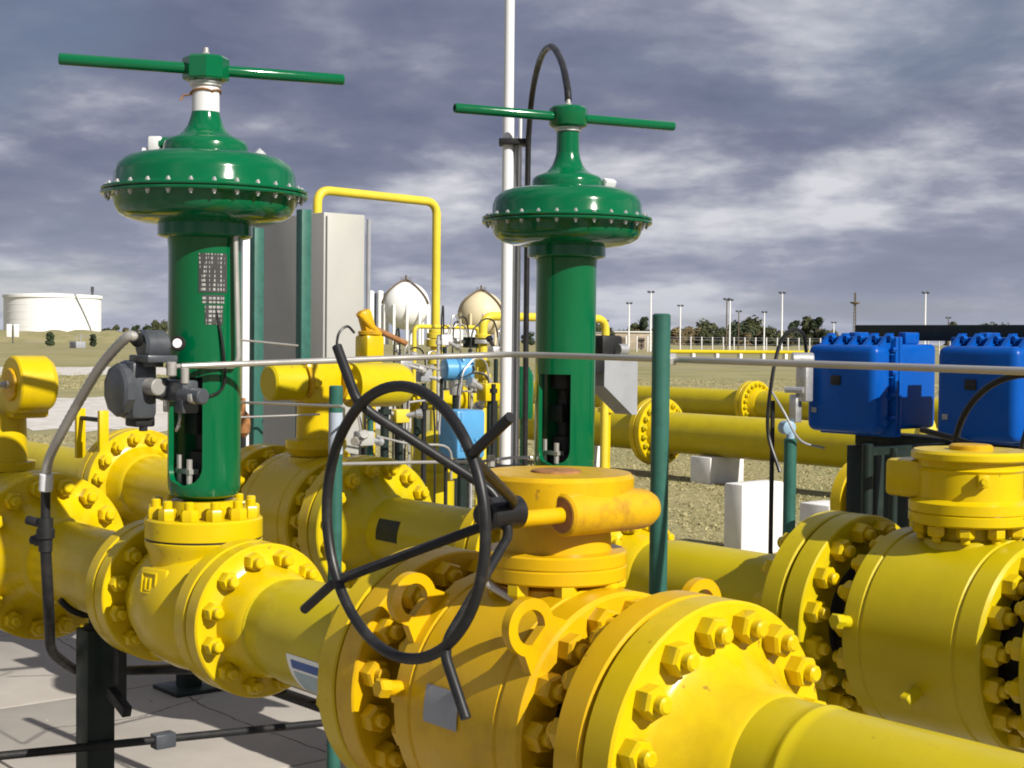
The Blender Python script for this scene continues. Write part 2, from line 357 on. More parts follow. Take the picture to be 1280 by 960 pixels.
def weld_flange(parent, x, sgn, Y, Rf, hub_r, pipe_r, m, nuts, nn, nut_me, thick=.07, hub=.11, Z=AZ):
    """flange whose joint face lies at x and whose hub runs in direction sgn along X"""
    d = (sgn, 0, 0); b = MB()
    b.lathe([(.003, Rf - .004), (.007, Rf), (thick - .005, Rf), (thick, Rf - .005), (thick + .001, hub_r + .02), (thick + .012, hub_r), (thick + hub * .75, pipe_r + .012), (thick + hub, pipe_r + .006), (thick + hub + .008, pipe_r)], (x, Y, Z), d, 72)
    f = b.build('flange', m, parent)
    if nuts: ring_of_nuts(nut_me, parent, x + sgn * (thick + .0005), Y, Z, nuts, nn, sgn)
    return f
def pipe_part(parent, x0, x1, Y, r, m, Z=AZ, welds=(), name='pipe'):
    b = MB(); P = [(0, r), (x1 - x0, r)]
    for w in welds: P += [(w - x0 - .03, r), (w - x0 + .03, r), (w - x0 - .009, r), (w - x0 - .003, r + .0035), (w - x0 + .003, r + .0035), (w - x0 + .009, r)]
    b.lathe(sorted(P), (x0, Y, Z), XA, 72); return b.build(name, m, parent)

def ball_valve(xc, Y, m, label, gear, lugs=True, lug_m=None):
    t = thing('ball_valve', label, 'valve', (xc, Y, AZ - .29)); nme = NUT[m.name] if m.name in NUT else NUT[YEL.name]
    b = MB(); b.lathe([(-.205, .17), (-.205, .262), (-.197, .27), (-.152, .27), (-.148, .266), (-.143, .266), (-.139, .27), (.127, .27), (.131, .266), (.136, .266), (.14, .27), (.197, .27), (.205, .262), (.205, .17)], (xc, Y, AZ), XA, 88)
    body = b.build('body', m, t)
    for s in (-1, 1):
        b = MB(); b.lathe([(.322, .15), (.3225, .2), (.324, .286), (.328, .29), (.388, .29), (.392, .286), (.395, .25)], (xc, Y, AZ), (s, 0, 0), 80); b.build('end_flange', m, t)
        nk = MB(); nk.lathe([(.2, .185), (.2045, .185), (.21, .165), (.315, .16), (.324, .17)], (xc, Y, AZ), (s, 0, 0), 48); nk.build('neck', BLKS, t)  # neck coloured black to stand in for the shade inside the flange gap
        g = MB(); g.lathe([(.3945, .25), (.3985, .25)], (xc, Y, AZ), (s, 0, 0), 60); g.build('gasket', GASK, t)
        ring_of_nuts(nme, t, xc + s * .3235, Y, AZ, .247, 16, -s)
        ring_of_nuts(nme, t, xc + s * .2045, Y, AZ, .228, 16, s, .1)
    lm = lug_m or m
    if lugs:
        for s, a in (((1, 136), (-1, 136), (1, 42), (-1, 42)) if lugs is True else lugs):
            x = xc + s * .188; a = R(a); c = Vector((x, Y, AZ)); e = Vector((0, math.cos(a), math.sin(a))); tn = Vector((0, -math.sin(a), math.cos(a)))
            outer = []; ro, ri, rc = .056, .034, .325
            for i in range(25):
                th = R(-118 + 236 * i / 24); outer.append((rc + math.cos(th) * ro, math.sin(th) * ro))
            outer += [(.255, .068), (.255, -.068)]
            n = len(outer); inner = []
            for (px_, py_) in outer:
                th = math.atan2(py_, px_ - rc); inner.append((rc + math.cos(th) * ri, math.sin(th) * ri))
            vs = []
            for w in (-.011, .011):
                for lst in (outer, inner): vs += [c + e * px_ + tn * py_ + Vector((w, 0, 0)) for px_, py_ in lst]
            fs = []
            for i in range(n):
                j = (i + 1) % n
                fs += [(i, j, n + j, n + i), (2 * n + i, 3 * n + i, 3 * n + j, 2 * n + j), (i, 2 * n + i, 2 * n + j, j), (n + i, n + j, 3 * n + j, 3 * n + i)]
            lb = MB(); lb.add(vs, fs); lb.build('lifting_lug', lm, t, 40)
    # drain plug and small vents on the body
    for a, x in ((171, -.185), (203, .02)):
        e = Vector((0, math.cos(R(a)), math.sin(R(a)))); c = Vector((xc + x, Y, AZ)); b = MB(); b.cyl(c + e * .255, c + e * .3, .017, 12); b.lathe([(0, .021), (.022, .021), (.026, .017)], c + e * .3, e, 6); b.build('drain_plug', m, t)
    b = MB(); b.lathe([(.24, .125), (.262, .118), (.266, .1), (.3, .098)], (xc, Y, AZ), (0, 0, 1), 48); b.build('bonnet', m, t)
    return t

def handwheel(t, cx_, yh, yw, cz, sgn, Rw=.245, ext=.13, ph=33, r=.0103):
    """dished wheel: hub at yh, rim plane at yw, four spoke rods running past the rim"""
    hw = MB(); hw.tube([(cx_ + math.cos(2 * math.pi * i / 72) * Rw, yw, cz + math.sin(2 * math.pi * i / 72) * Rw) for i in range(72)], r, 14, True)
    w = hw.build('handwheel', BLK, t)
    hb = MB(); hb.cyl((cx_, yh - sgn * .04, cz), (cx_, yh + sgn * .045, cz), .032, 20, ch=.005); hb.cyl((cx_, yh + sgn * .045, cz), (cx_, yh + sgn * .06, cz), .018, 12); hb.build('hub', BLK, w)
    for k in range(4):
        a = R(ph + 90 * k); e = Vector((math.cos(a), 0, math.sin(a))); O = Vector((cx_, 0, cz)); yy = Vector((0, 1, 0))
        P = [O + yy * yh + e * .02, O + yy * (yh * .96 + yw * .04) + e * .05, O + yy * (yw * .93 + yh * .07) + e * (Rw * .93), O + yy * (yw + sgn * .004) + e * (Rw + .012), O + yy * (yw + sgn * .006) + e * (Rw + ext)]
        s = MB(); s.tube(bend(P, .03, 5), r * .95, 12); s.build('spoke', BLK, w)
    return w

def gearbox_worm(t, xc, Y, m, mr, sgn=-1, wheel=True, sx_=1):
    """quarter-turn gearbox with a worm housing in front; handwheel shaft towards sgn*Y"""
    z0 = AZ
    g = MB(); g.lathe([(.275, .146), (.279, .15), (.303, .15), (.305, .148), (.307, .148), (.309, .15), (.331, .15), (.335, .146), (.337, .118), (.42, .112), (.425, .159), (.43, .163), (.486, .163), (.495, .156)], (xc, Y, z0), (0, 0, 1), 72)
    gb = g.build('gearbox', m, t)
    c = MB(); c.lathe([(.494, .054), (.499, .052), (.5, .048)], (xc, Y, z0), (0, 0, 1), 32); c.build('indicator_cover', RUST, gb)
    x, z = xc + sx_ * .135, z0 + .424
    w = MB(); w.lathe([(-.105, .038), (-.1, .043), (.1, .043), (.125, .04), (.145, .03), (.153, .012)], (x, Y, z), (0, -sgn, 0), 36)
    w.prism([(-.095, -.02), (.13, -.02), (.12, .03), (-.095, .03)], -.03, .032, (xc + sx_ * .085, Y, z), (0, -sgn, 0), (sx_, 0, 0))
    w.build('worm_housing', mr, gb)
    q = MB(); q.cyl((x, Y + sgn * .106, z), (x, Y + sgn * .104, z), .035, 30); q.build('end_plate', RUST, gb)
    sh = MB(); sh.cyl((x, Y + sgn * .1, z), (x, Y + sgn * .25, z), .0165, 20); sh.build('shaft', m, gb)
    for i in range(8):
        a = 2 * math.pi * (i + .3) / 8; put(NUTS_, 'nut', gb, (xc + math.cos(a) * .128, Y + math.sin(a) * .128, z0 + .276), (R(180), 0, a))
    b = MB(); b.cyl((xc + .02, Y - .115, z0 + .235), (xc - .05, Y - .155, z0 + .275), .009, 10); b.build('grease_fitting', STL, gb)
    if wheel: handwheel(t, x + .008, Y + sgn * .26, Y + sgn * .5, z + .016, sgn)
def gearbox_drum(t, xc, Y, m):
    z0 = AZ
    g = MB(); g.lathe([(.3, .125), (.303, .15), (.308, .156), (.33, .156), (.333, .152), (.336, .156), (.36, .156), (.366, .14), (.37, .133), (.44, .133), (.447, .138), (.452, .133), (.468, .134), (.47, .148), (.474, .152), (.488, .152), (.495, .145)], (xc, Y, z0), (0, 0, 1), 80)
    gb = g.build('gearbox', m, t)
    c = MB(); c.lathe([(.494, .056), (.505, .056), (.509, .05)], (xc, Y, z0), (0, 0, 1), 40); c.build('indicator_cover', AMBR, gb)
    q = MB(); q.box((xc + .1, Y - .1, z0 + .425), (.03, .026, .032), .003, Matrix.Rotation(R(-45), 3, 'Z')); q.cyl((xc + .1, Y - .1, z0 + .425), (xc + .119, Y - .119, z0 + .425), .008, 12); q.build('stop_bolt', m, gb)
    for i in range(10):
        a = 2 * math.pi * (i + .3) / 10; put(NUTS_, 'nut', gb, (xc + math.cos(a) * .125, Y + math.sin(a) * .125, z0 + .301), (R(180), 0, a))
    x, z = xc - .135, z0 + .424
    w = MB(); w.box((x + .01, Y + .0, z - .01), (.15, .2, .1), .014); w.cyl((x, Y + .09, z), (x, Y + .14, z), .04, 28); w.build('worm_housing', m, gb)
    sh = MB(); sh.cyl((x, Y + .13, z), (x, Y + .44, z), .0165, 20); sh.build('shaft', m, gb)
    handwheel(t, x, Y + .46, Y + .5, z + .016, 1, ph=80)

# --- run 1 near valve (amber), run 2 near valve (yellow)
V1 = ball_valve(1.535, 0, AMB, 'amber ball valve with worm gearbox and black handwheel on its left side', 'worm', lug_m=AMB)
gearbox_worm(V1, 1.535, 0, AMB, AMBR)
e = Vector((0, math.cos(R(197)), math.sin(R(197)))); tn = Vector((0, -math.sin(R(197)), math.cos(R(197)))); c0 = Vector((1.5, 0, AZ))
m = MB(); arc = [(.2705 * math.cos(R(a)), .2705 * math.sin(R(a))) for a in (165, 168, 171, 174, 177, 181)]
vs_ = [(x, y, AZ + z) for x in (1.445, 1.555) for y, z in [(p[0] * k, p[1] * k) for k in (1, 1.012) for p in arc]]
fs_ = []
for i in range(5): fs_ += [(6 + i, 7 + i, 19 + i, 18 + i)]
m.add(vs_, fs_); m.build('tag_plate', GRYL, V1)
V2 = ball_valve(1.64, Y2, YELP, 'yellow ball valve with flat drum gearbox, blue enclosures standing behind it', 'drum', lugs=((1, 42), (-1, 42)))
gearbox_drum(V2, 1.64, Y2, YEL)
V3 = ball_valve(-1.585, 0, YEL, 'yellow ball valve with thin steel rod out of its operator end disc', 'cyl', lugs=False)
b = MB(); b.lathe([(.27, .13), (.3, .13), (.302, .1), (.48, .095)], (-1.585, 0, AZ), (0, 0, 1), 48); b.build('stem_bracket', YEL, V3)
b = MB(); b.lathe([(0, .098), (.006, .105), (.12, .105), (.14, .09)], (-1.42, -.02, 1.57), (0, 1, 0), 56); op = b.build('operator_drum', YEL, V3)
b = MB(); b.box((-1.53, .06, 1.52), (.2, .14, .15), .015); b.build('operator_case', YEL, V3)
b = MB(); b.lathe([(-.012, .056), (-.008, .06), (.002, .06)], (-1.42, -.02, 1.57), (0, 1, 0), 40); b.build('end_disc', AMBR, op)
b = MB(); b.cyl((-1.42, -.02, 1.57), (-1.47, -.62, 1.555), .009, 12); b.lathe([(0, .016), (.02, .016)], (-1.42, -.03, 1.57), (0, -1, 0), 6); b.build('rod', STL, op)
V4 = ball_valve(-1.555, Y2, YEL, 'yellow ball valve with double cylinder operator, grey cabinet standing behind it', 'cyl', lugs=((-1, 42),))
b = MB(); b.lathe([(.27, .11), (.3, .13), (.335, .13), (.34, .085), (.49, .082)], (-1.555, Y2, AZ), (0, 0, 1), 48); b.build('stem_bracket', YEL, V4)
b = MB(); b.lathe([(0, .065), (.008, .075), (.15, .075)], (-1.5, 1.09, 1.563), (0, 1, 0), 40); b.build('operator_cylinder', YELP, V4)
b = MB(); b.box((-1.51, 1.33, 1.56), (.14, .18, .17), .02); b.build('operator_case', YEL, V4)
b = MB(); b.lathe([(0, .05), (.08, .05), (.085, .096), (.33, .096), (.37, .08), (.39, .05)], (-1.5, 1.41, 1.548), (0, 1, 0), 48); b.build('operator_cylinder', YELP, V4)
for yy in (1.245, 1.42):
    b = MB(); b.lathe([(0, .087), (.018, .087)], (-1.5, yy, 1.563), (0, 1, 0), 36); b.build('end_plate', AMBR, V4)
    for i in range(6):
        a = 2 * math.pi * i / 6; put(NUTS_, 'nut', V4, (-1.5 + math.cos(a) * .07, yy + .018, 1.563 + math.sin(a) * .07), (R(-90), 0, 0))

# --- spools
def spool(label, Y): return thing('pipe_spool', label, 'pipe', (0, Y, AZ - .138), 'pipe spools')
S = spool('wide yellow pipe running from the amber ball valve past its big bolted flange', 0); del S['group']
weld_flange(S, 1.933, 1, 0, .29, .2, .138, YEL, .245, 16, NUT[YEL.name], .075, .13)
pipe_part(S, 2.13, 7.5, 0, .138, YELP, welds=(2.24,))
S = spool('short yellow pipe with white and blue label between amber ball valve and green control valve', 0); del S['group']
weld_flange(S, 1.137, -1, 0, .29, .19, .138, YEL, .245, 16, NUT[YEL.name], .07, .1)
weld_flange(S, .288, 1, 0, .21, .155, .128, YEL, .172, 12, NUTB, .062, .1)
b = MB(); b.lathe([(.44, .128), (.452, .128), (.457, .1315), (.462, .128), (.475, .1285), (.53, .1365), (.55, .138), (.58, .138), (.965, .138)], (0, 0, AZ), XA, 72); pp = b.build('pipe', YELP, S)
def wrap_plate(x0, x1, a0, a1, Y, r, m, parent, name):
    vs = []; fs = []; n = 8
    for x in (x0, x1):
        for k_ in (1.003, 1.016):
            for i in range(n + 1): a = R(a0 + (a1 - a0) * i / n); vs.append((x, Y + math.cos(a) * r * k_, AZ + math.sin(a) * r * k_))
    w = n + 1
    for i in range(n): fs += [(w + i, w + i + 1, 3 * w + i + 1, 3 * w + i), (i, i + 1, w + i + 1, w + i), (2 * w + i, 2 * w + i + 1, 3 * w + i + 1, 3 * w + i)]
    fs += [(0, w, 3 * w, 2 * w), (n, w + n, 3 * w + n, 2 * w + n)]
    mb = MB(); mb.add(vs, fs); return mb.build(name, m, parent)
st = wrap_plate(.69, .86, 185, 232, 0, .138, TRANS_W, pp, 'sticker'); wrap_plate(.71, .845, 190, 199, 0, .1395, mat('blue_print', (.05, .10, .28), .5), pp, 'sticker_band'); wrap_plate(.71, .845, 203, 229, 0, .1395, mat('pale_blue_print', (.33, .42, .45), .5), pp, 'sticker_band')
S = spool('yellow pipe joining the green control valve to the ball valve with steel rod', 0); del S['group']
weld_flange(S, -.288, -1, 0, .21, .155, .128, YEL, .172, 12, NUTB, .062, .1)
weld_flange(S, -1.187, 1, 0, .29, .2, .138, YEL, .245, 16, NUT[YEL.name], .07, .13)
b = MB(); b.lathe([(-1.0, .138), (-.6, .138), (-.565, .138), (-.54, .136), (-.46, .129), (-.44, .128)], (0, 0, AZ), XA, 72); b.build('pipe', YEL, S)
S = spool('yellow pipe running off behind the ball valve with steel rod', 0); del S['group']
weld_flange(S, -1.983, -1, 0, .29, .19, .138, YEL, .245, 16, NUT[YEL.name]); pipe_part(S, -9.0, -2.16, 0, .138, YELP)
S = spool('yellow pipe running off from the drum gearbox valve', Y2); del S['group']
weld_flange(S, 2.038, 1, Y2, .29, .19, .138, YEL, .245, 16, NUT[YEL.name]); pipe_part(S, 2.21, 8, Y2, .138, YELP)
S = spool('yellow pipe behind teal post between drum gearbox valve and hose-topped control valve', Y2); del S['group']
weld_flange(S, 1.242, -1, Y2, .29, .19, .138, YELP, .245, 16, NUT[YEL.name])
weld_flange(S, .328, 1, Y2, .21, .155, .128, YEL, .172, 12, NUTB, .062, .1)
b = MB(); b.lathe([(.49, .128), (.5, .129), (.565, .1365), (.58, .138), (.62, .138), (1.07, .138)], (0, Y2, AZ), XA, 72); b.build('pipe', YELP, S)
S = spool('yellow pipe with small dark plate seen through the black handwheel', Y2); del S['group']
weld_flange(S, -.248, -1, Y2, .21, .155, .128, YEL, .172, 12, NUTB, .062, .1)
weld_flange(S, -1.157, 1, Y2, .29, .2, .138, YELP, .245, 16, NUT[YEL.name])
b = MB(); b.lathe([(-.99, .138), (-.54, .138), (-.5, .138), (-.485, .1365), (-.42, .129), (-.41, .128)], (0, Y2, AZ), XA, 72); pp = b.build('pipe', YELP, S)
wrap_plate(-.9, -.76, 150, 185, Y2, .138, DGR, pp, 'data_plate')
S = spool('yellow pipe leading from the double cylinder valve to a bolted flange joint', Y2); del S['group']
weld_flange(S, -1.953, -1, Y2, .29, .19, .138, YEL, .245, 16, NUT[YEL.name]); weld_flange(S, -3.3, 1, Y2, .29, .2, .16, YEL, .245, 16, NUT[YEL.name])
b = MB(); b.lathe([(-3.13, .16), (-2.48, .16), (-2.45, .16), (-2.43, .158), (-2.32, .14), (-2.3, .138), (-2.27, .138), (-2.12, .138)], (0, Y2, AZ), XA, 64); b.build('pipe', YEL, S)
S = spool('yellow pipe beyond the flange joint with two upright lugs', Y2); del S['group']
weld_flange(S, -3.304, -1, Y2, .29, .19, .138, YEL, None, 16, None); pipe_part(S, -10, -3.48, Y2, .138, YELP)
for dx in (.02, .3):
    b = MB(); b.box((-3.45 + dx - .1, Y2 - .2, AZ + .26), (.03, .05, .26), .004); b.build('upright_lug', YEL, S)
b = MB(); b.cyl((-3.53, Y2 - .2, AZ + .34), (-3.25, Y2 - .2, AZ + .34), .012, 10); b.build('lug_bar', BLKS, S)

# --- pipe supports
def support(x, Y, label, w=.095, m=DGR):
    t = thing('pipe_support', label, 'support', (x, Y, .02), 'pipe supports')
    b = MB(); b.box((x, Y, .405), (w, w, .77), .004); b.build('post', m, t)
    b = MB(); b.box((x, Y, .03), (.26, .26, .02), .003); b.build('base_plate', m, t)
    b = MB(); b.cyl((x, Y, .78), (x, Y, .845), .022, 16); b.lathe([(.0, .04), (.012, .04)], (x, Y, .79), (0, 0, 1), 6); b.build('screw_jack', BLKS, t)
    b = MB(); P = [(x, Y + math.cos(R(a)) * .146, AZ + math.sin(R(a)) * .146) for a in range(215, 326, 10)]; b.tube(P, .012, 8); b.build('saddle', BLKS, t)
    return t
t = support(-.74, 0, 'dark square post with screw jack under pipe beside the black conduit'); del t['group']
for x, Y, lb in ((.82, Y2, 'pipe behind the teal post'), (3.0, Y2, 'pipe leaving the drum gearbox valve'), (-.78, Y2, 'pipe with the small dark plate'), (3.6, 0, 'wide pipe leaving the amber valve'), (-3.0, 0, 'pipe leaving the valve with steel rod'), (-2.7, Y2, 'pipe leaving the double cylinder valve')):
    del support(x, Y, 'dark square support post standing under the yellow ' + lb)['group']
b = MB(); b.box((-.6, .02, .72), (.045, .03, .3), .003); b.box((-.56, .0, .58), (.13, .03, .035), .003, Matrix.Rotation(R(20), 3, 'Y')); b.box((-.6, .02, .855), (.06, .05, .03), .003)
one(b, 'pipe_bracket', BLKS, 'black flat bracket with bent foot hanging under the yellow pipe', 'bracket')

# ------------------------------------------------------------------ control valves
def control_valve(xc, Y, label, A):
    t = thing('control_valve', label, 'valve', (xc, Y, AZ - .21)); O = Vector((xc, Y, 0))
    # globe body and its flanges
    b = MB(); b.lathe([(-.26, .13), (-.2, .135), (-.16, .165), (-.08, .19), (0, .196), (.08, .19), (.16, .165), (.2, .135), (.26, .13)], (xc, Y, AZ), XA, 64); body = b.build('valve_body', YEL, t)
    for s in (-1, 1):
        b = MB(); b.lathe([(.2, .13), (.222, .14), (.224, .206), (.228, .21), (.278, .21), (.282, .206), (.284, .15)], (xc, Y, AZ), (s, 0, 0), 72); b.build('end_flange', YEL, t)
        g = MB(); g.lathe([(.283, .165), (.2885, .165)], (xc, Y, AZ), (s, 0, 0), 48); g.build('gasket', GASK, t)
        ring_of_nuts(NUTB, t, xc + s * .2235, Y, AZ, .172, 12, -s)
    b = MB(); b.lathe([(0, .15), (.1, .152), (.155, .158), (.17, .166), (.186, .168), (.19, .163), (.192, .163), (.195, .168), (.246, .168), (.252, .162), (.253, .1), (.3, .095)], (xc, Y, AZ), (0, 0, 1), 64); bon = b.build('bonnet', YEL, t)
    b = MB(); b.lathe([(.1885, .1655), (.1935, .1655)], (xc, Y, AZ), (0, 0, 1), 64); b.build('bonnet_gasket', GASK, bon)
    for i in range(12):
        a = 2 * math.pi * (i + .5) / 12; put(NUTB, 'nut', bon, (xc + math.cos(a) * .138, Y + math.sin(a) * .138, AZ + .2525), (0, 0, a))
    # cast marks on the body: a boss with a square frame
    nv = Vector((.25, -.95, .12)).normalized(); tx = Vector((.97, .25, 0)).normalized(); up = nv.cross(tx) * -1
    if up.z < 0: up = -up
    c = Vector((xc + .03, Y - .165, AZ + .075)); b = MB(); b.box(c, (.11, .03, .085), .008, Matrix((tx, -nv, up)).transposed()); bo = b.build('cast_boss', YEL, body)
    b = MB(); cf = c + nv * .015 - tx * .012
    for dx, dz, w, h in ((-.028, 0, .006, .056), (.028, 0, .006, .056), (0, -.028, .062, .006), (0, .028, .062, .006), (-.012, -.004, .006, .036), (.006, -.004, .006, .036), (-.003, -.02, .02, .006)):
        b.box(cf + tx * dx + up * dz, (w, .008, h), .0015, Matrix((tx, -nv, up)).transposed())
    b.build('cast_mark', YEL, body)
    # green yoke with two windows across the pipe
    r0, r1 = .104, .09; zb, zt, wb, wt = 1.285, 2.04, 1.325, 1.635; nleg = 10
    b = MB(); b.lathe([(wt, r1), (wt, r0), (zt - .04, r0), (zt, r0 + .004), (zt, r1)], O, (0, 0, 1), 72, closed=True)
    b.lathe([(zb - .06, .05), (zb, .05), (zb + .001, r0 - .025), (zb + .012, r0 - .006), (zb + .03, r0), (wb, r0), (wb, r1)], O, (0, 0, 1), 72)
    for leg in (R(24), R(204)):
        nr = 22; rows = []
        for j in range(nr + 1):
            tt = j / nr; z = wb + (wt - wb) * tt; base = R(55)
            if z < wb + .05: base = R(90) - (R(35)) * math.sqrt(max(0, 1 - ((wb + .05 - z) / .05) ** 2)) * .98
            rows.append((z, base))
        vs = []; fs = []; w = nleg + 1
        for z, ba in rows:
            for rr in (r0, r1):
                for i in range(w):
                    a = leg - ba + 2 * ba * i / nleg; vs.append((xc + math.cos(a) * rr, Y + math.sin(a) * rr, z))
        for j in range(nr):
            o0 = j * 2 * w; o1 = (j + 1) * 2 * w
            for i in range(nleg): fs += [(o0 + i, o0 + i + 1, o1 + i + 1, o1 + i), (o0 + w + i, o1 + w + i, o1 + w + i + 1, o0 + w + i + 1)]
            for i in (0, nleg): fs.append((o0 + i, o1 + i, o1 + w + i, o0 + w + i))
        b.add(vs, fs)
    yoke = b.build('yoke', GRN, t, 40)
    # stem, packing and coupling inside the yoke
    b = MB(); b.lathe([(1.26, .06), (1.36, .058), (1.365, .045), (1.42, .044), (1.425, .026), (1.58, .026), (1.585, .05), (1.66, .05), (1.665, .012), (1.9, .012)], O, (0, 0, 1), 24); b.build('stem', BLKS, t)
    b = MB(); b.lathe([(1.46, .03), (1.55, .03)], O, (0, 0, 1), 6); b.box((xc, Y - .03, 1.5), (.07, .03, .06), .003); b.build('stem_coupling', BLKS, t)
    b = MB(); b.box((xc, Y - .055, 1.365), (.085, .03, .014)); b.cyl((xc - .03, Y - .062, 1.33), (xc - .03, Y - .062, 1.41), .009, 8); b.cyl((xc + .03, Y - .062, 1.33), (xc + .03, Y - .062, 1.4), .009, 8); b.build('packing_follower', STL, t)
    # diaphragm casing
    b = MB(); b.lathe([(2.03, .106), (2.036, .13), (2.04, .134), (2.072, .134), (2.074, .15), (2.079, .19), (2.088, .222), (2.1, .243), (2.12, .255), (2.142, .258), (2.148, .262), (2.149, .29), (2.153, .293), (2.158, .293), (2.1585, .27)], O, (0, 0, 1), 96); lo = b.build('lower_casing', GRN, t)
    b = MB(); b.lathe([(2.1615, .27), (2.162, .291), (2.166, .293), (2.171, .291), (2.173, .263), (2.182, .258), (2.215, .256), (2.238, .247), (2.256, .228), (2.266, .2), (2.272, .16), (2.274, .122), (2.296, .121), (2.306, .117), (2.314, .108), (2.322, .085), (2.335, .066), (2.352, .053), (2.37, .046), (2.385, .0415), (2.394, .04)], O, (0, 0, 1), 96); up_ = b.build('upper_casing', GRN, t, 28)
    b = MB(); b.lathe([(2.157, .286), (2.1625, .286)], O, (0, 0, 1), 80); b.build('diaphragm_edge', GASK, t)
    b = MB()
    for i in range(28):
        a = 2 * math.pi * (i + .2) / 28; p = O + Vector((math.cos(a) * .276, math.sin(a) * .276, 0))
        b.lathe([(2.17, .0068), (2.177, .0068), (2.179, .004), (2.182, .0038)], p, (0, 0, 1), 6); b.lathe([(2.137, .0038), (2.141, .0038), (2.142, .0068), (2.15, .0068)], p, (0, 0, 1), 6)
    tag(b.build('casing_bolts', ALU, t, 25), kind='stuff')
    # neck, collar, cap and crossbar
    b = MB(); b.lathe([(2.392, .0395), (2.478, .0385)], O, (0, 0, 1), 40); b.build('neck', WHT if A == 1 else GRN, t)
    b = MB(); b.lathe([(2.466, .042), (2.468, .044), (2.472, .044), (2.476, .048), (2.482, .048)], O, (0, 0, 1), 32); b.build('collar', ALU, t)
    if A == 1:
        b = MB(); b.tube([(xc + math.cos(i * .35) * .0425, Y + math.sin(i * .35) * .0425, 2.452 + .004 * math.sin(i * .9)) for i in range(19)] + [(xc - .03, Y - .055, 2.44), (xc - .035, Y - .062, 2.425)], .003, 6); b.build('tie_wire', RUST, t)
    b = MB(); b.lathe([(2.48, .052), (2.484, .062), (2.49, .066), (2.545, .066), (2.552, .058)], O, (0, 0, 1), 12 if A == 2 else 8, ph=.3); cap = b.build('cap', GRN, t, 20 if A == 1 else 40)
    az = R(71 if A == 1 else 76); e = Vector((math.cos(az), math.sin(az), 0)); hl = .405 if A == 1 else .425
    b = MB(); p = O + Vector((0, 0, 2.516))
    for s in (-1, 1):
        b.lathe([(.03, .0165), (hl - .004, .0165), (hl, .0145), (hl, .011), (hl - .02, .0105)], p, e * s, 24)
    b.build('crossbar', GRN, t)
    b = MB(); b.lathe([(2.55, .013), (2.56, .013), (2.565, .009), (2.578, .008)], O, (0, 0, 1), 12); b.build('grease_nipple', STL, cap)
    # breather fitting on the upper casing
    if A == 1:
        f = O + RT * -.13 - FH * 0 + Vector((0, 0, 2.30))
        b = MB(); b.cyl(O + Vector((0, 0, 2.305)) + RT * -.05, f, .022, 16); b.build('port', GRN, t)
        b = MB(); b.box(f + RT * -.012, (.04, .04, .046), .006, Matrix.Rotation(R(50), 3, 'Z')); b.cyl(f + RT * -.03 - UP * .02, f + RT * -.05 - UP * .02, .012, 8); b.build('vent_plug', WHT, t)
        b = MB(); b.cyl(O + RT * .152 + UP * 2.27, O + RT * .165 + UP * 2.285, .014, 10); b.build('screw_plug', WHT, t)
    else:
        f = O + RT * .14 + UP * 2.285; b = MB(); b.box(f, (.025, .05, .045), .006, Matrix.Rotation(R(30), 3, 'Y')); b.build('vent_plug', WHT, t)
    # small signal tube down the side of the yoke
    if A == 1:
        b = MB(); q0 = O + RT * .095 - FH * .07
        b.tube(bend([q0 + UP * 2.055 + RT * -.03, q0 + UP * 2.05 + RT * .005, q0 + RT * .015 + UP * 1.69, q0 + RT * .005 + UP * 1.667, Vector((xc + .1, Y - .17, 1.667))], .04), .0075, 10); b.build('signal_tube', STL, t)
        b = MB(); q0 = O + RT * .06 - FH * .09
        b.tube(smooth([q0 + UP * 1.86 + RT * -.02, q0 + UP * 1.78, q0 + UP * 1.68 + RT * .015, q0 + UP * 1.61 + RT * .012, q0 + UP * 1.585 + RT * -.02 - FH * .012, q0 + UP * 1.59 + RT * -.05 - FH * .03]), .004, 8); b.build('signal_cable', BLK, t)
        for z0, z1, a0, a1 in ((1.875, 1.985, 2, 47), (1.845, 1.868, 8, 42), (1.785, 1.84, 12, 40)):
            vs = []; fs = []; n = 10; ca = math.atan2(-FH.y, -FH.x)
            for z in (z0, z1):
                for i in range(n + 1): a = ca + R(a0 + (a1 - a0) * i / n); vs.append((xc + math.cos(a) * .1056, Y + math.sin(a) * .1056, z))
            fs = [(i, i + 1, n + 2 + i, n + 1 + i) for i in range(n)]
            pb = MB(); pb.add(vs, fs); pb.build('name_plate', PLATE, t)
    return t
C1 = control_valve(0, 0, 'green diaphragm control valve with white neck, nameplates and dark grey positioner on its yoke', 1)
C2 = control_valve(.04, Y2, 'green diaphragm control valve with black hose looping from its top, white mast behind', 2)

# positioner on the first valve
t = C1
b = MB(); b.box((0, -.21, 1.6), (.11, .08, .165), .02); pos = b.build('positioner', GRYD, t)
b = MB(); b.lathe([(0, .075), (.022, .075), (.03, .068), (.034, .05)], (-.005, -.245, 1.6), (0, -1, 0), 10, ph=.3); b.build('positioner_cover', GRYD, pos)
b = MB(); b.box((0, -.2, 1.512), (.07, .06, .03), .006); b.cyl((.02, -.2, 1.505), (.02, -.2, 1.485), .012, 10); b.build('gland', BLKS, pos)
b = MB(); b.cyl((.055, -.225, 1.725), (.055, -.15, 1.725), .042, 28, ch=.008); b.cyl((.055, -.19, 1.665), (.055, -.19, 1.7), .03, 16); b.box((.06, -.19, 1.688), (.12, .09, .02), .004); b.build('filter_regulator', GRYD, pos)
b = MB(); b.lathe([(0, .02), (.014, .022), (.018, .02)], (.085, -.125, 1.73), (1, -.9, .1), 28); gg = b.build('gauge', BLKS, pos); b = MB(); b.lathe([(.0185, .013), (.019, .0125)], (.085, -.125, 1.73), (1, -.9, .1), 24); b.build('gauge_face', TRANS_W, pos)
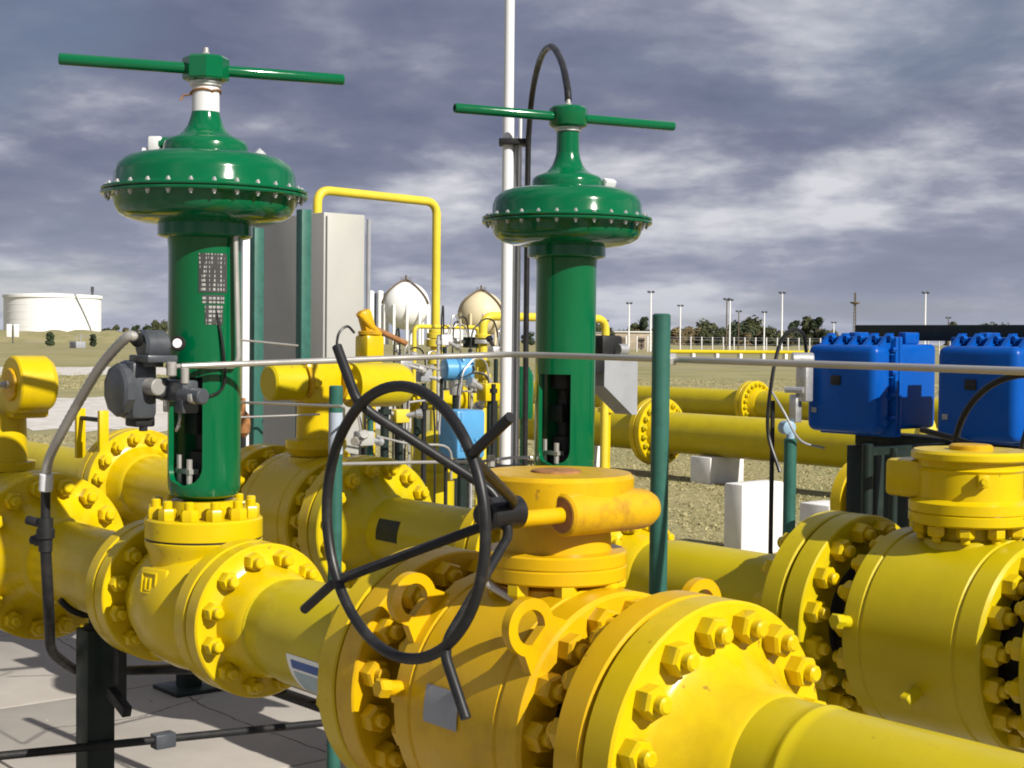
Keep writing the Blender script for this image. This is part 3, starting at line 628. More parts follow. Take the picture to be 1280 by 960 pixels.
b = MB(); b.box((.1, -.135, 1.6), (.15, .05, .06), .008); b.cyl((.06, -.18, 1.605), (.06, -.12, 1.605), .03, 20, ch=.004); b.cyl((.15, -.15, 1.59), (.24, -.13, 1.588), .022, 16, ch=.004); b.box((.16, -.14, 1.56), (.05, .05, .04), .006); b.build('valve_manifold', GRYD, pos)
for a_, b_, r_ in (((.095, -.19, 1.61), (.04, -.2, 1.61), .024), ((.12, -.165, 1.64), (.12, -.165, 1.68), .014), ((.17, -.15, 1.62), (.17, -.15, 1.665), .011), ((.2, -.145, 1.585), (.22, -.141, 1.585), .018), ((.08, -.16, 1.54), (.08, -.16, 1.575), .009)):
    b = MB(); b.cyl(a_, b_, r_, 16, ch=.003); b.build('tube_fitting', STL, pos)
b = MB(); b.tube(smooth([(.12, -.14, 1.56), (.14, -.15, 1.52), (.12, -.15, 1.49), (.08, -.12, 1.5)], 6), .004, 6); b.build('copper_tube', STL, pos)
# controller box on the far side of the second valve
b = MB(); e0 = onY(757, 460, Y2 + .16); b.prism([(0, -.03), (.16, -.03), (.16, .145), (.09, .175), (0, .16)] if False else [(0, 0), (.165, .0), (.165, -.215), (.14, -.215), (.0, -.11)], -.045, .045, (-.02, Y2 + .2, 1.7), (0, 1, 0), (0, 0, 1)); b.build('controller_box', GRYL, C2)
b = MB(); b.box((.0, Y2 + .14, 1.66), (.08, .1, .05), .006); b.box((-.02, Y2 + .25, 1.735), (.07, .1, .07), .01); b.build('controller_bracket', BLKS, C2)
b = MB(); b.cyl((.03, Y2 + .26, 1.72), (.03, Y2 + .3, 1.72), .02, 12); b.build('gauge', ALU, C2)

# ------------------------------------------------------------------ conduits, hoses and tubes
flex = thing('flexible_conduit', 'braided steel flexible conduit arching down from the grey positioner', 'conduit', (-.42, -.3, 1.2))
P = smooth([(.06, -.235, 1.735), onY(160, 421, -.27), onY(128, 455, -.28), onY(100, 500, -.29), onY(76, 543, -.3), onY(62, 572, -.3), onY(58, 592, -.3)], 14)
b = MB(); rr = [.0135 + (.0012 if i % 2 else 0) for i in range(len(P))]; b.tube(P, rr, 14); b.build('braid', STL, flex)
b = MB(); b.cyl(P[0], P[8], .018, 12); b.build('end_fitting', BLKS, flex)
q0 = onY(58, 592, -.3); q1 = onY(57, 614, -.3)
b = MB(); b.cyl(q0, q1, .02, 20, ch=.003); b.build('white_collar', WHT, flex)
cond = thing('conduit', 'black conduit with union fittings dropping from white collar and curving behind post', 'conduit', (-.42, -.3, .8))
x0, zt = q1.x, q1.z
b = MB(); b.cyl((x0, -.3, zt), (x0, -.3, zt - .09), .014, 16); b.build('nipple', BLKS, cond)
b = MB(); b.lathe([(0, .022), (.03, .022), (.034, .027), (.06, .027), (.064, .02), (.1, .02)], (x0, -.3, zt - .08), (0, 0, -1), 16); b.cyl((x0, -.3, zt - .1), (x0 - .06, -.33, zt - .09), .014, 12); b.lathe([(0, .02), (.02, .02)], (x0 - .03, -.3, zt - .15), (-1, -.3, 0), 6); b.cyl((x0, -.3, zt - .15), (x0 - .05, -.32, zt - .15), .014, 12); b.build('union', BLKS, cond)
b = MB(); P = bend([(x0, -.3, zt - .17), onY(61, 760, -.28), onY(63, 815, -.1), onY(96, 840, .11), (-.2, .13, .735), (.9, .13, .745)], .12, 10); b.tube(P, .0165, 14); b.build('conduit_run', BLKS, cond)

low = thing('conduit', 'low black conduit with square coupling crossing below the pipes', 'conduit', (-.7, .2, .3))
a_, b_ = onX(-70, 952, -.68), onX(400, 904, -.68); d_ = (b_ - a_)
b = MB(); b.cyl(a_ - d_ * .6, b_ + d_ * .75, .0135, 14); b.build('conduit_run', BLKS, low)
c_p = onX(204, 925, -.68); b = MB(); b.box(c_p, (.05, .075, .05), .006); b.build('coupling', GRYD, low)
for f in (-.5, 1.65):
    p = a_ + d_ * f; b = MB(); b.box((p.x, p.y, p.z / 2), (.04, .04, p.z), .003); b.build('stand', BLKS, low)

# long steel tube from the first valve, round the corner and along between the two runs
tb = thing('instrument_tube', 'long thin grey steel tube running level in front of the blue enclosures', 'tube', (.5, .72, 1.69))
c1 = onY(640, 443, .72); b = MB(); b.tube(bend([(.13, -.14, 1.668), (.16, .0, 1.674), c1 + Vector((-.02, -.02, 0)), c1 + Vector((.14, .0, 0)), onY(1280, 464, .72), onY(1280, 464, .72) + Vector((2.2, 0, -.01))], .06), .0085, 12); b.build('tube_run', STL, tb)
b = MB(); b.tube(bend([onY(300, 503, .5), onY(430, 508, .5) , onY(430, 530, .7)], .03), .0045, 8)
tt = one(b, 'instrument_tube', STL, 'short thin steel tube bending down just behind the green valve yoke', 'tube')
b = MB(); b.cyl(onY(290, 522, .9), onY(400, 518, 1.2), .004, 8); one(b, 'signal_wire', STL, 'thin wire strung low behind the green valve yoke to the valve neck', 'wire')
b = MB(); b.cyl(onY(300, 425, .6), onY(372, 432, 1.0), .004, 8); one(b, 'signal_wire', STL, 'thin wire strung across the dark cabinet side above the long tube', 'wire')
b = MB(); P = [onY(425, 580, .7), onY(520, 578, 1.1), onY(600, 577, 1.4), onY(640, 572, 1.62), onY(665, 572, 1.7)]; b.tube(P, .006, 8); b.cyl(onY(614, 569, 1.45), onY(614, 583, 1.45), .014, 8)
one(b, 'instrument_tube', STL, 'thin pale tube crossing behind the black handwheel towards the white mast', 'tube')

# teal posts
def post(name, px, ytop, Y, r, label, m=TEAL, z1=.02):
    p = onY(px, ytop, Y); t = thing(name, label, 'post', (p.x, Y, .02))
    b = MB(); b.lathe([(.0, r), (p.z - .02 - .004, r), (p.z - .02, r - .005), (p.z - .021, r - .008), (p.z - .05, r - .008)], (p.x, Y, .02), (0, 0, 1), 28); b.build('pole', m, t)
    b = MB(); b.box((p.x, Y, .03), (.14, .14, .016), .003); b.build('base_plate', m, t)
    return t, p
P1, p = post('steel_post', 827, 392, .68, .0235, 'teal painted steel post standing just behind the amber ball valve')
b = MB(); b.box((p.x, .7, 1.705), (.03, .045, .03), .003); b.build('tube_clamp', ALU, P1)
P3, p = post('steel_post', 420, 482, .68, .0235, 'teal steel post with pale patch behind the rim of the black handwheel')
b = MB(); b.cyl((p.x, .68, 1.36), (p.x, .68, 1.5), .0242, 24); b.build('pale_patch', mat('pale_worn_paint', (.33, .38, .45), .5), P3)

# white mast behind the second valve with clamp; black hose
mast = thing('mast', 'tall white mast with grey conduit strapped alongside, behind hose-topped control valve', 'mast', tuple(dep(632, 500, 6.4) * Vector((1, 1, 0)) if False else (dep(632, 500, 6.4).x, dep(632, 500, 6.4).y, .02)))
mx, my = dep(632, 500, 6.4).x, dep(632, 500, 6.4).y
b = MB(); b.lathe([(0, .025), (2.68, .025), (2.7, .022), (4.98, .02), (5.0, .015)], (mx, my, .02), (0, 0, 1), 32); b.build('pole', WHT, mast)
cxm = Vector((mx, my, 0)) + RT * .037; b = MB(); b.cyl((cxm.x, cxm.y, .02), (cxm.x, cxm.y, 2.62), .0135, 16); b.build('strapped_conduit', GRYL, mast)
c2_ = Vector((mx, my, 0)) + RT * .052 - FH * .012; b = MB(); b.cyl((c2_.x, c2_.y, .02), (c2_.x, c2_.y, 2.7), .007, 12); b.build('strapped_tube', WHT, mast)
for z in (2.6, 1.2):
    b = MB(); p = Vector((mx, my, z)) + RT * .02; b.box(p, (.12, .095, .025), .004, Matrix.Rotation(math.atan2(RT.y, RT.x), 3, 'Z')); b.build('clamp', BLKS, mast)
b = MB(); b.box((mx, my, .03), (.2, .2, .02), .003); b.build('base_plate', WHT, mast)
hs = Vector((mx, my, 0)) + RT * .085 - FH * .05; capt = Vector((.04, Y2, 2.575))
b = MB(); hm = lambda t_, z: (hs.lerp(Vector((capt.x, capt.y, 0)), t_) + UP * z)
P = smooth([(hs.x, hs.y, .3), (hs.x, hs.y, 1.2), (hs.x, hs.y, 2.0), (hs.x, hs.y, 2.5), hm(.03, 2.66), hm(.14, 2.80), hm(.36, 2.875), hm(.62, 2.85), hm(.85, 2.74), hm(.97, 2.63), tuple(capt)], 10)
b.tube(P, .0125, 14)
one(b, 'rubber_hose', BLK, 'black rubber hose looping over from the mast to the control valve cap', 'hose')

# ------------------------------------------------------------------ blue enclosures on a frame
def enclosure(x0, label):
    w, zb, zt, Y = .36, 1.375, 1.765, 3.0
    t = thing('blue_enclosure', label, 'enclosure', (x0 + w / 2, Y + .2, zb), None)
    b = MB(); b.box((x0 + w / 2, Y + .06, (zb + zt) / 2 - .01), (w, .12, zt - zb - .02), .035, None, 4); cov = b.build('cover', BLU, t)
    b = MB(); b.box((x0 + w / 2, Y + .132, (zb + zt) / 2), (w + .03, .022, zt - zb + .03), .006); b.box((x0 + w / 2, Y + .158, (zb + zt) / 2), (w + .03, .022, zt - zb + .03), .006); b.build('flange', BLU, t)
    b = MB(); b.box((x0 + w / 2 + .01, Y + .3, (zb + zt) / 2 + .0), (w - .02, .27, zt - zb - .03), .02, None, 3); b.build('case', BLU, t)
    for i in range(5):
        x = x0 + .04 + i * (w - .06) / 4; b = MB(); b.prism([(0, 0), (.1, 0), (.115, .07), (.085, .07)], -.009, .009, (x, Y + .025, zt - .04), (0, 1, 0), (0, 0, 1)); b.lathe([(0, .011), (.026, .011)], (x + .02, Y + .09, zt + .01), (0, 1, 0), 6); b.build('rib', BLU, cov)
    for i in range(4):
        z = zb + .05 + i * .095; b = MB(); b.prism([(0, 0), (.1, 0), (.115, .03), (.09, .03)], -.006, .006, (x0 + w - .025, Y + .03, z), (0, 1, 0), (1, 0, 0)); b.lathe([(0, .011), (.026, .011)], (x0 + w + .008, Y + .1, z + .016), (0, 1, 0), 6); b.build('rib', BLU, cov)
    b = MB(); b.box((x0 + w * .45, Y - .002, zb + .22), (.05, .01, .04), .002); b.build('keypad_window', BLKS, cov)
    b = MB(); b.box((x0 + .05, Y - .002, zb + .09), (.024, .008, .022), .001); b.build('tag', GRYL, cov)
    for s in (.05, w - .05):
        b = MB(); b.box((x0 + s, Y + .3, zt + .01), (.04, .1, .05), .006); b.build('mounting_foot', BLU, t)
    return t
EX = (-.24, .409); E1 = enclosure(EX[0], 'blue ribbed enclosure with pale grey tag beside the small teal instrument stand'); E2 = enclosure(EX[1], 'blue ribbed enclosure half covered by the handwheel rim of the drum gearbox valve')
fr = thing('enclosure_stand', 'dark green steel stand of posts and a top beam carrying the blue enclosures', 'stand', (.4, 3.3, .02))
b = MB(); b.box((1.6, 3.52, 1.80), (3.9, .08, .07), .004); b.build('beam', DGR, fr)
for z in (1.335,):
    b = MB(); b.box((1.4, 3.33, z), (3.1, .2, .05), .004); b.build('shelf', DGR, fr)
for x, yy in ((-.1, 3.2), (.08, 3.22), (.3, 3.45), (.75, 3.4), (1.6, 3.4), (2.7, 3.4), (-.25, 3.5), (3.4, 3.5)):
    b = MB(); b.box((x, yy, .66), (.085, .07, 1.3), .003); b.build('post', DGR, fr)
for x, yy in ((-.25, 3.52), (3.4, 3.52), (1.0, 3.54)):
    b = MB(); b.box((x, yy, 1.56), (.06, .05, .43), .003); b.build('upright', DGR, fr)
# small instrument stand left of the enclosures
p = onY(988, 548, 2.9); st = thing('instrument_stand', 'teal pipe stand carrying a small pale blue transmitter beside the blue enclosures', 'instrument', (p.x, 2.9, .02))
b = MB(); b.cyl((p.x, 2.9, .02), (p.x, 2.9, p.z), .027, 24, ch=.004); b.build('pole', TEAL, st)
b = MB(); b.lathe([(-.03, .02), (-.025, .03), (.025, .03), (.03, .02)], (p.x - .02, 2.9, p.z + .045), (1, -.4, 0), 24); b.cyl((p.x, 2.9, p.z), (p.x, 2.9, p.z + .03), .018, 14); b.build('transmitter', mat('pale_grey_blue', (.24, .35, .45), .4), st)
b = MB(); b.box((p.x + .03, 2.95, 1.6), (.06, .05, .2), .008); b.cyl((p.x + .0, 2.9, 1.68), (p.x + .06, 2.97, 1.68), .03, 16, ch=.004); b.cyl((p.x - .03, 2.9, 1.55), (p.x + .05, 2.92, 1.55), .014, 10); b.box((p.x, 2.93, 1.47), (.04, .04, .12), .006); b.build('manifold', ALU, st)
b = MB(); P = smooth([onY(975, 590, 2.8), onY(960, 540, 2.8), onY(964, 480, 2.8), onY(975, 430, 2.85), onY(990, 412, 2.9), onY(1004, 418, 3.0), onY(1008, 440, 3.05)]); b.tube(P, .008, 8); b.build('cable', BLK, st)
b = MB(); b.tube(smooth([onY(965, 490, 2.85), onY(980, 515, 2.85), onY(1000, 550, 2.9), onY(1030, 560, 3.1)]), .005, 8); b.build('lead', GRYL, st)
b = MB(); b.cyl((p.x - .1, 2.9, .02), (p.x - .1, 2.9, 1.5), .01, 10); b.build('earth_rod', BLKS, st)
for px, Y in ((1118, 2.6), (1085, 2.7)):
    a = onY(px, 548, Y)
    b = MB(); b.cyl((a.x, Y, .02), (a.x, Y, 1.36), .016 if px > 1100 else .022, 16); b.box((a.x, Y + .3, 1.33), (.03, .62, .03)); b.build('prop', DGR, fr)

# ------------------------------------------------------------------ cabinet, overhead pipe, instrument skid behind
cabp = dep(405, 265, 10.5); cX, cY, cZ = cabp.x, cabp.y, cabp.z
xl = onY(322, 300, cY).x - .12; yr = onX(456, 300, cX).y
cab = thing('equipment_cabinet', 'tall cream steel cabinet with dark shaded side behind teal posts', 'cabinet', ((cX + xl) / 2, (cY + yr) / 2, .02))
b = MB(); b.box(((cX + xl) / 2, (cY + yr) / 2, (cZ + .35) / 2), (cX - xl, yr - cY, cZ - .35), .006); b.build('case', CRM, cab)
b = MB(); b.box((cX + .012, (cY + yr) / 2 - .02, (cZ + .4) / 2), (.024, yr - cY - .07, cZ - .45), .004); dr = b.build('door', CRM, cab)
b = MB(); b.box((cX + .03, yr - .07, 1.5), (.03, .02, .1), .003); b.build('handle', BLKS, dr)
b = MB(); b.cyl((cX + .02, yr + .02, .3), (cX + .02, yr + .02, cZ - .03), .016, 12); b.build('edge_pipe', GRYL, cab)
b = MB()
for x in (xl + .06, cX - .06):
    for y in (cY + .06, yr - .06): b.box((x, y, .19), (.06, .06, .36))
b.build('plinth_legs', DGR, cab)
def tall_post(px, ytop, d, w, label, m, cat='post'):
    p = dep(px, ytop, d); b = MB(); b.box((p.x, p.y, p.z / 2 + .01), (w, w, p.z - .02), .004); return one(b, 'steel_post', m, label, cat)
tall_post(380, 262, 10.0, .075, 'teal square post in front of the cabinet side', TEAL)
tall_post(321, 285, 9.6, .07, 'teal square post at the shaded edge of the cabinet, next to white post', TEAL)
tall_post(306, 292, 9.4, .05, 'white square post next to the teal post and green yoke', WHT)

oh = thing('overhead_pipe', 'yellow overhead pipe bridge rising from behind the cabinet and dropping to stacked flanges', 'pipe', (onX(541, 430, -5.6).x, onX(541, 430, -5.6).y, .02))
X_ = -5.6; a1 = onX(397, 237, X_); a2 = onX(546, 246, X_); zz = a1.z; ab = Vector((X_, a1.y, 0)); db = Vector((X_, a2.y, 0))
b = MB(); b.tube(bend([ab + UP * .02, ab + UP * zz, db + UP * (zz - .02), db + UP * 1.85], .11, 8), .034, 20); b.build('pipe', PALY, oh)
for z, r, h in ((1.80, .055, .03), (1.755, .07, .045), (1.69, .075, .06), (1.60, .075, .05), (1.55, .065, .05)):
    b = MB(); b.lathe(disc_prof(0, h, r), db + UP * z, (0, 0, 1), 28); b.build('flange', PALY, oh)
b = MB(); b.cyl(db + UP * .02, db + UP * 1.8, .04, 20); b.build('riser', PALY, oh)

ub = thing('pipe_loop', 'pale yellow pipe loop with regulators passing behind white mast and green valve', 'pipe', (-4.6, 5, .02))
X_ = -4.6; u1 = onX(604, 395, X_); u2 = onX(757, 400, X_)
b = MB(); A_ = Vector((X_, u1.y, 0)); B_ = Vector((X_, u2.y, 0)); b.tube(bend([A_ + UP * .02, A_ + UP * u1.z, B_ + UP * (u1.z - .0), B_ + UP * .02], .1, 8), .032, 18); b.build('pipe', PALY, ub)
for z, r, h in ((1.76, .06, .03), (1.72, .06, .03), (1.55, .055, .05), (1.47, .062, .03), (1.42, .062, .03), (1.3, .05, .06)):
    b = MB(); b.lathe(disc_prof(0, h, r), A_ + UP * z, (0, 0, 1), 24); b.build('flange', PALY if z != 1.72 else ALU, ub)
for z in (1.72, 1.6):
    b = MB(); b.lathe(disc_prof(0, .04, .06), B_ + UP * z, (0, 0, 1), 24); b.build('flange', GRYL, ub)
sm = thing('pipe_loop', 'slim yellow bypass pipe frame between the stacked flanges and regulator', 'pipe', (-4.9, 4.2, .02))
X_ = -4.9; s1 = onX(518, 408, X_); s2 = onX(598, 405, X_); b = MB(); b.tube(bend([Vector((X_, s1.y, .02)), Vector((X_, s1.y, s1.z)), Vector((X_, s2.y, s1.z)), Vector((X_, s2.y, .02))], .05, 6), .0165, 14); b.build('pipe', PALY, sm)

def transmitter(px, py, X, label, kind):
    p = onX(px, py, X); t = thing('transmitter', label, 'instrument', (X, p.y, .02))
    if kind == 0:
        b = MB(); b.lathe([(-.09, .06), (-.085, .075), (-.01, .075), (0, .06), (.01, .07), (.085, .07), (.095, .055)], p, (.25, 1, 0), 32); b.box(p + Vector((.0, .06, .005)), (.13, .1, .14), .015); b.build('housing', LBL, t)
        b = MB(); b.lathe([(0, .026), (.012, .026)], p + Vector((.064, .08, .005)), (1, 0, 0), 6); b.build('cable_port', BLKS, t)
        b = MB(); b.lathe([(0, .04), (.06, .05), (.09, .05)], p - UP * .17, (0, 0, 1), 20); b.build('sensor_body', ALU, t)
    else:
        b = MB(); b.box(p, (.2, .22, .3), .02); b.build('housing', LBL, t)
        b = MB(); b.box(p + Vector((.102, .0, .02)), (.008, .17, .24), .003); b.cyl(p + Vector((.1, .03, -.03)), p + Vector((.112, .03, -.03)), .012, 12); b.build('front_panel', LBL, t)
    b = MB(); b.cyl((X, p.y, .02), (X, p.y, p.z - .12), .024, 16); b.build('stand_pipe', DGR, t)
    b = MB(); b.cyl((X - .04, p.y - .09, .02), (X - .04, p.y - .09, p.z - .06), .012, 12); b.build('impulse_tube', BLKS, t)
    return t
transmitter(570, 462, -4.0, 'light blue round headed transmitter on a stand pipe below the slim yellow frame', 0)
transmitter(577, 542, -3.4, 'light blue rectangular instrument box on a stand behind the handwheel rim', 1)
b = MB(); p = onX(322 + 200, 450, -3.9); 
# grey instrument stands and small posts in the skid
for i, (px, yt, X, r, mm) in enumerate(((463, 510, -3.0, .018, TEAL), (481, 505, -3.2, .025, DGR), (497, 520, -3.3, .018, BLKS), (530, 500, -3.6, .016, BLKS), (617, 480, -3.7, .016, BLKS), (590, 440, -4.4, .012, ALU), (548, 420, -4.5, .012, ALU))):
    p = onX(px, yt, X); b = MB(); b.cyl((p.x, p.y, .02), (p.x, p.y, p.z), r, 14); b.lathe([(0, r * 1.6), (.03, r * 1.6)], (p.x, p.y, p.z - .06), (0, 0, 1), 8)
    one(b, 'stand_pipe', mm, ['slim teal stand pipe', 'stout dark green stand pipe', 'slim black stand pipe', 'black stand pipe beside the yellow filter vessel', 'black stand pipe beside the white mast', 'bright thin stand pipe near the regulator', 'bright thin stand pipe near the stacked flanges'][i] + (' seen through the handwheel, among the instruments' if i < 3 else ' in the instrument skid'), 'pipe')
p = onX(541, 575, -3.8); ves = thing('filter_vessel', 'squat olive yellow filter vessel standing behind the handwheel rim', 'vessel', (p.x, p.y, .02))
b = MB(); b.lathe([(.02, .14), (.9, .14), (1.05, .125), (1.13, .09), (1.16, .03)], (p.x, p.y, 0), (0, 0, 1), 40); b.build('shell', YELP, ves)
b = MB(); b.lathe([(.86, .165), (.9, .165), (.905, .14)], (p.x, p.y, 0), (0, 0, 1), 40); b.build('flange', YELP, ves)
p = onX(655, 470, -2.6); b = MB(); b.lathe([(.02, .02), (1.3, .02), (1.301, .05), (1.33, .055), (1.55, .055), (1.6, .03)], (p.x, p.y, 0), (0, 0, 1), 28)
one(b, 'gas_bottle', GRN, 'small green cylinder on a stand between white mast and green yoke', 'cylinder')
# small rusty lever valve beyond the cabinet corner
p = onX(462, 425, -3.6); lv = thing('lever_valve', 'small rusty yellow valve with dark lever in front of the cabinet', 'valve', (p.x, p.y, .02))
b = MB(); b.cyl((p.x, p.y, .02), (p.x, p.y, p.z - .12), .04, 20); b.lathe([(0, .08), (.04, .08)], (p.x, p.y, p.z - .16), (0, 0, 1), 24); b.box((p.x, p.y, p.z - .05), (.14, .13, .16), .02); b.build('valve_body', YEL, lv)
b = MB(); b.box((p.x, p.y - .02, p.z + .1), (.07, .08, .17), .02, Matrix.Rotation(R(18), 3, 'X')); b.lathe([(0, .05), (.05, .045)], (p.x, p.y, p.z + .02), (0, 0, 1), 18); b.build('valve_head', AMBR, lv)
b = MB(); b.cyl((p.x, p.y - .05, p.z + .1), (p.x + .02, p.y + .26, p.z - .02), .018, 12); b.build('lever', RUST, lv)
for dz, rr_ in ((.03, .07), (-.13, .085)):
    b = MB(); b.lathe(disc_prof(0, .025, rr_), (p.x, p.y, p.z + dz), (0, 0, 1), 20); b.build('bonnet_plate', AMBR, lv)
b = MB(); b.cyl((p.x + .03, p.y - .1, p.z + .16), (p.x + .03, p.y + .05, p.z + .03), .022, 12); b.build('spring_rod', AMBR, lv)
b = MB(); P = smooth([onX(420, 445, -3.6), onX(423, 418, -3.6), onX(434, 408, -3.6), onX(443, 416, -3.6)]); b.tube(P, .008, 8); b.build('cable', BLK, lv)

# small instrument manifolds and tubing crowded behind the handwheel
def manifold(px, py, X, label, m1, m2, seed, sc=1.0):
    q = random.Random(seed); p = onX(px, py, X); t = thing('instrument_manifold', label, 'instrument', (p.x, p.y, .02))
    b = MB(); b.cyl((p.x, p.y, .02), (p.x, p.y, p.z - .05), .016, 12); b.build('stand', DGR, t)
    b = MB(); b.box(p, (.07 * sc, .1 * sc, .08 * sc), .01); b.build('block', m1, t)
    for k in range(3):
        d = Vector((q.uniform(-.4, .9), q.uniform(-1, 1), q.uniform(-.3, .6))).normalized(); e_ = p + d * .1 * sc; b = MB(); b.cyl(p, e_, .014 * sc, 10); b.lathe([(0, .024 * sc), (.03 * sc, .024 * sc)], e_, d, 8); b.build('valve_spindle', m2 if k else ALU, t)
    for k in range(2):
        a = p + Vector((.02, q.uniform(-.05, .05), .03)); z1 = q.uniform(.08, .2); y1 = q.uniform(-.35, .35); b = MB()
        b.tube(smooth([a, a + Vector((0, y1 * .2, z1)), a + Vector((0, y1 * .7, z1 * .9)), a + Vector((0, y1, -.1)), Vector((a.x, a.y + y1, .02))], 6), .006, 8); b.build('impulse_tube', STL if k else BLKS, t)
manifold(505, 455, -3.9, 'small steel manifold beside the slim yellow frame', ALU, STL, 1)
manifold(530, 470, -4.4, 'small grey manifold under the stacked yellow flanges', GRYL, STL, 2)
manifold(556, 425, -4.8, 'small white-tipped manifold above the round blue transmitter', WHT, STL, 3)
manifold(588, 428, -4.9, 'small dark manifold next to the regulator under the pipe loop', DGR, ALU, 4)
manifold(620, 440, -4.4, 'small steel manifold squeezed against the white mast', ALU, BLKS, 5)
manifold(500, 520, -3.2, 'small yellow manifold seen through the upper handwheel', PALY, STL, 6)
manifold(612, 490, -3.9, 'small yellow manifold beside the light blue box', YEL, ALU, 7, 1.5)
manifold(455, 548, -2.9, 'small pale manifold behind the teal post with pale patch', CRM, STL, 8)
for k, (x0_, y0_, x1_, y1_, X, lb) in enumerate(((440, 500, 545, 503, -3.4, 'thin steel tube crossing behind the upper handwheel'), (505, 452, 610, 470, -4.2, 'thin sloping tube beside the round blue transmitter'), (560, 486, 640, 489, -4.1, 'short level tube under the round blue transmitter'), (470, 545, 560, 560, -3.1, 'thin steel tube crossing low behind the handwheel spoke'))):
    b = MB(); b.tube(smooth([onX(x0_, y0_, X), onX((x0_ + x1_) / 2, (y0_ + y1_) / 2 + 3, X), onX(x1_, y1_, X), onX(x1_ + 4, y1_ + 40, X)], 6), .007, 8); one(b, 'instrument_tube', STL, lb, 'tube')
p = onX(560, 500, -4.6); t = thing('header_pipe', 'yellow skid header behind the light blue instruments', 'pipe', (p.x, p.y, .02)); b = MB(); b.cyl((-4.6, onX(500, 500, -4.6).y, p.z), (-4.6, onX(650, 500, -4.6).y, p.z), .07, 24); b.build('pipe', YELP, t)
for px in (515, 575, 635):
    b = MB(); y_ = onX(px, 500, -4.6).y; b.lathe(disc_prof(-.02, .02, .1), (-4.6, y_, p.z), (0, 1, 0), 24); b.build('flange', YEL, t); b = MB(); b.cyl((-4.6, y_ + .05, .02), (-4.6, y_ + .05, p.z), .03, 12); b.build('leg', DGR, t)
p = onY(304, 530, Y2); t = thing('drain_valve', 'small rusty brown vent valve on a riser right behind the green yoke', 'valve', (p.x, Y2, 1.25)); b = MB(); b.cyl((p.x, Y2, 1.1), (p.x, Y2, p.z), .014, 10); b.build('riser', BLKS, t)
b = MB(); b.lathe([(-.06, .014), (-.04, .03), (0, .034), (.04, .03), (.06, .012), (.12, .01)], p, (0, 0, 1), 14); b.build('valve_body', RUST, t)

# ------------------------------------------------------------------ header pipes on the field and their concrete supports
def header(Y, Z, r, xf, label):
    t = thing('header_pipe', label, 'pipe', (xf, Y, Z - r)); xs = onY(618, 520, Y).x; b = MB(); b.tube(bend([(xs, Y, -.5), (xs, Y, Z), (xs + 2.0, Y, Z), (15, Y, Z)], .7, 10), r, 48); b.build('pipe', YELP, t)
    for s in (-1, 1):
        b = MB(); b.lathe([(.006, .43), (.012, .44), (.09, .44), (.1, .43), (.105, r + .06), (.25, r + .01)], (xf, Y, Z), (s, 0, 0), 56); b.build('flange', YEL, t)
    ring_of_nuts(NUTF, t, xf + .1, Y, Z, .37, 20, 1)
    return t
H1 = header(11.75, .58, .262, -9.75, 'thick yellow header pipe lying low on the grass, nearer of the two')
H2 = header(19.5, .58, .262, -14.85, 'thick yellow header pipe lying low on the grass behind the other one')
def block(c, s, label, group=None):
    b = MB(); q = random.Random(int(c[0] * 100)); b.box((c[0], c[1], c[2]), s, .015, None, 2)
    return one(b, 'concrete_block', CONW, label, 'block', None, group)
for x, lb in ((-11.3, 'beside the slim yellow bollard'), (-8.7, 'just right of its bolted flange'), (-4.6, 'behind the upright concrete block')): block((x, 11.75, .16), (.34, .62, .34), 'low whitewashed block carrying the nearer header pipe ' + lb)
for x, lb in ((-13.4, 'right of its bolted flange'), (-18.5, 'left of its bolted flange')): block((x, 19.5, .16), (.36, .62, .34), 'low whitewashed block carrying the farther header pipe ' + lb)
B0 = onY(905, 607, 7.1); B1 = onY(928, 607, 7.1); yr_ = onX(980, 607, B1.x).y
block(((B0.x + B1.x) / 2, (7.1 + yr_) / 2, .29), (B1.x - B0.x, yr_ - 7.1, .6), 'upright whitewashed concrete block standing on the grass beside the teal stand')
g0 = onY(1002, 602, 6.6); block((g0.x + .12, 6.75, .28), (.28, .3, .58), 'grey-sided upright concrete block half hidden behind dark green posts')
p = onX(757, 560, -7.5); b = MB(); b.cyl((p.x, p.y, .0), (p.x, p.y, 1.05), .05, 18); b.lathe([(1.0, .09), (1.05, .09)], (p.x, p.y, 0), (0, 0, 1), 18); one(b, 'bollard', YEL, 'slim yellow upright bollard on the grass beside the green yoke', 'bollard')
b = MB(); b.lathe([(0, .2), (.25, .2)], (-5.6, 8.2, .55), (0, 1, 0), 36); b.lathe([(.25, .32), (.33, .32)], (-5.6, 8.2, .55), (0, 1, 0), 36); 
# yellow branch valve and pipe right of the enclosures
p = onY(1150, 590, 5.4); bv = thing('branch_pipe', 'yellow flanged branch pipe on the grass below the blue enclosures', 'pipe', (p.x, 5.4, .02))
b = MB(); b.lathe([(-.5, .17), (2.2, .17)], (p.x, 5.4, .78), XA, 48); b.build('pipe', YELP, bv)
for dx in (-.45, -.33):
    b = MB(); b.lathe(disc_prof(0, .08, .27), (p.x + dx, 5.4, .78), XA, 48); b.build('flange', YEL, bv)
b = MB(); b.box((p.x + .4, 5.4, .31), (.2, .3, .6), .01); b.box((p.x + 1.8, 5.4, .31), (.2, .3, .6), .01); b.build('pier', CONW, bv)
p = onY(1158, 500, 4.6); b = MB(); b.cyl((p.x, 4.6, .02), (p.x, 4.6, 1.62), .03, 16); b.lathe([(0, .06), (.05, .05), (.1, .03)], (p.x, 4.6, 1.28), (0, 0, 1), 16); b.box((p.x, 4.6, 1.66), (.06, .06, .12), .01)
one(b, 'vent_pipe', PALY, 'pale yellow vent riser between the two blue enclosures', 'pipe')

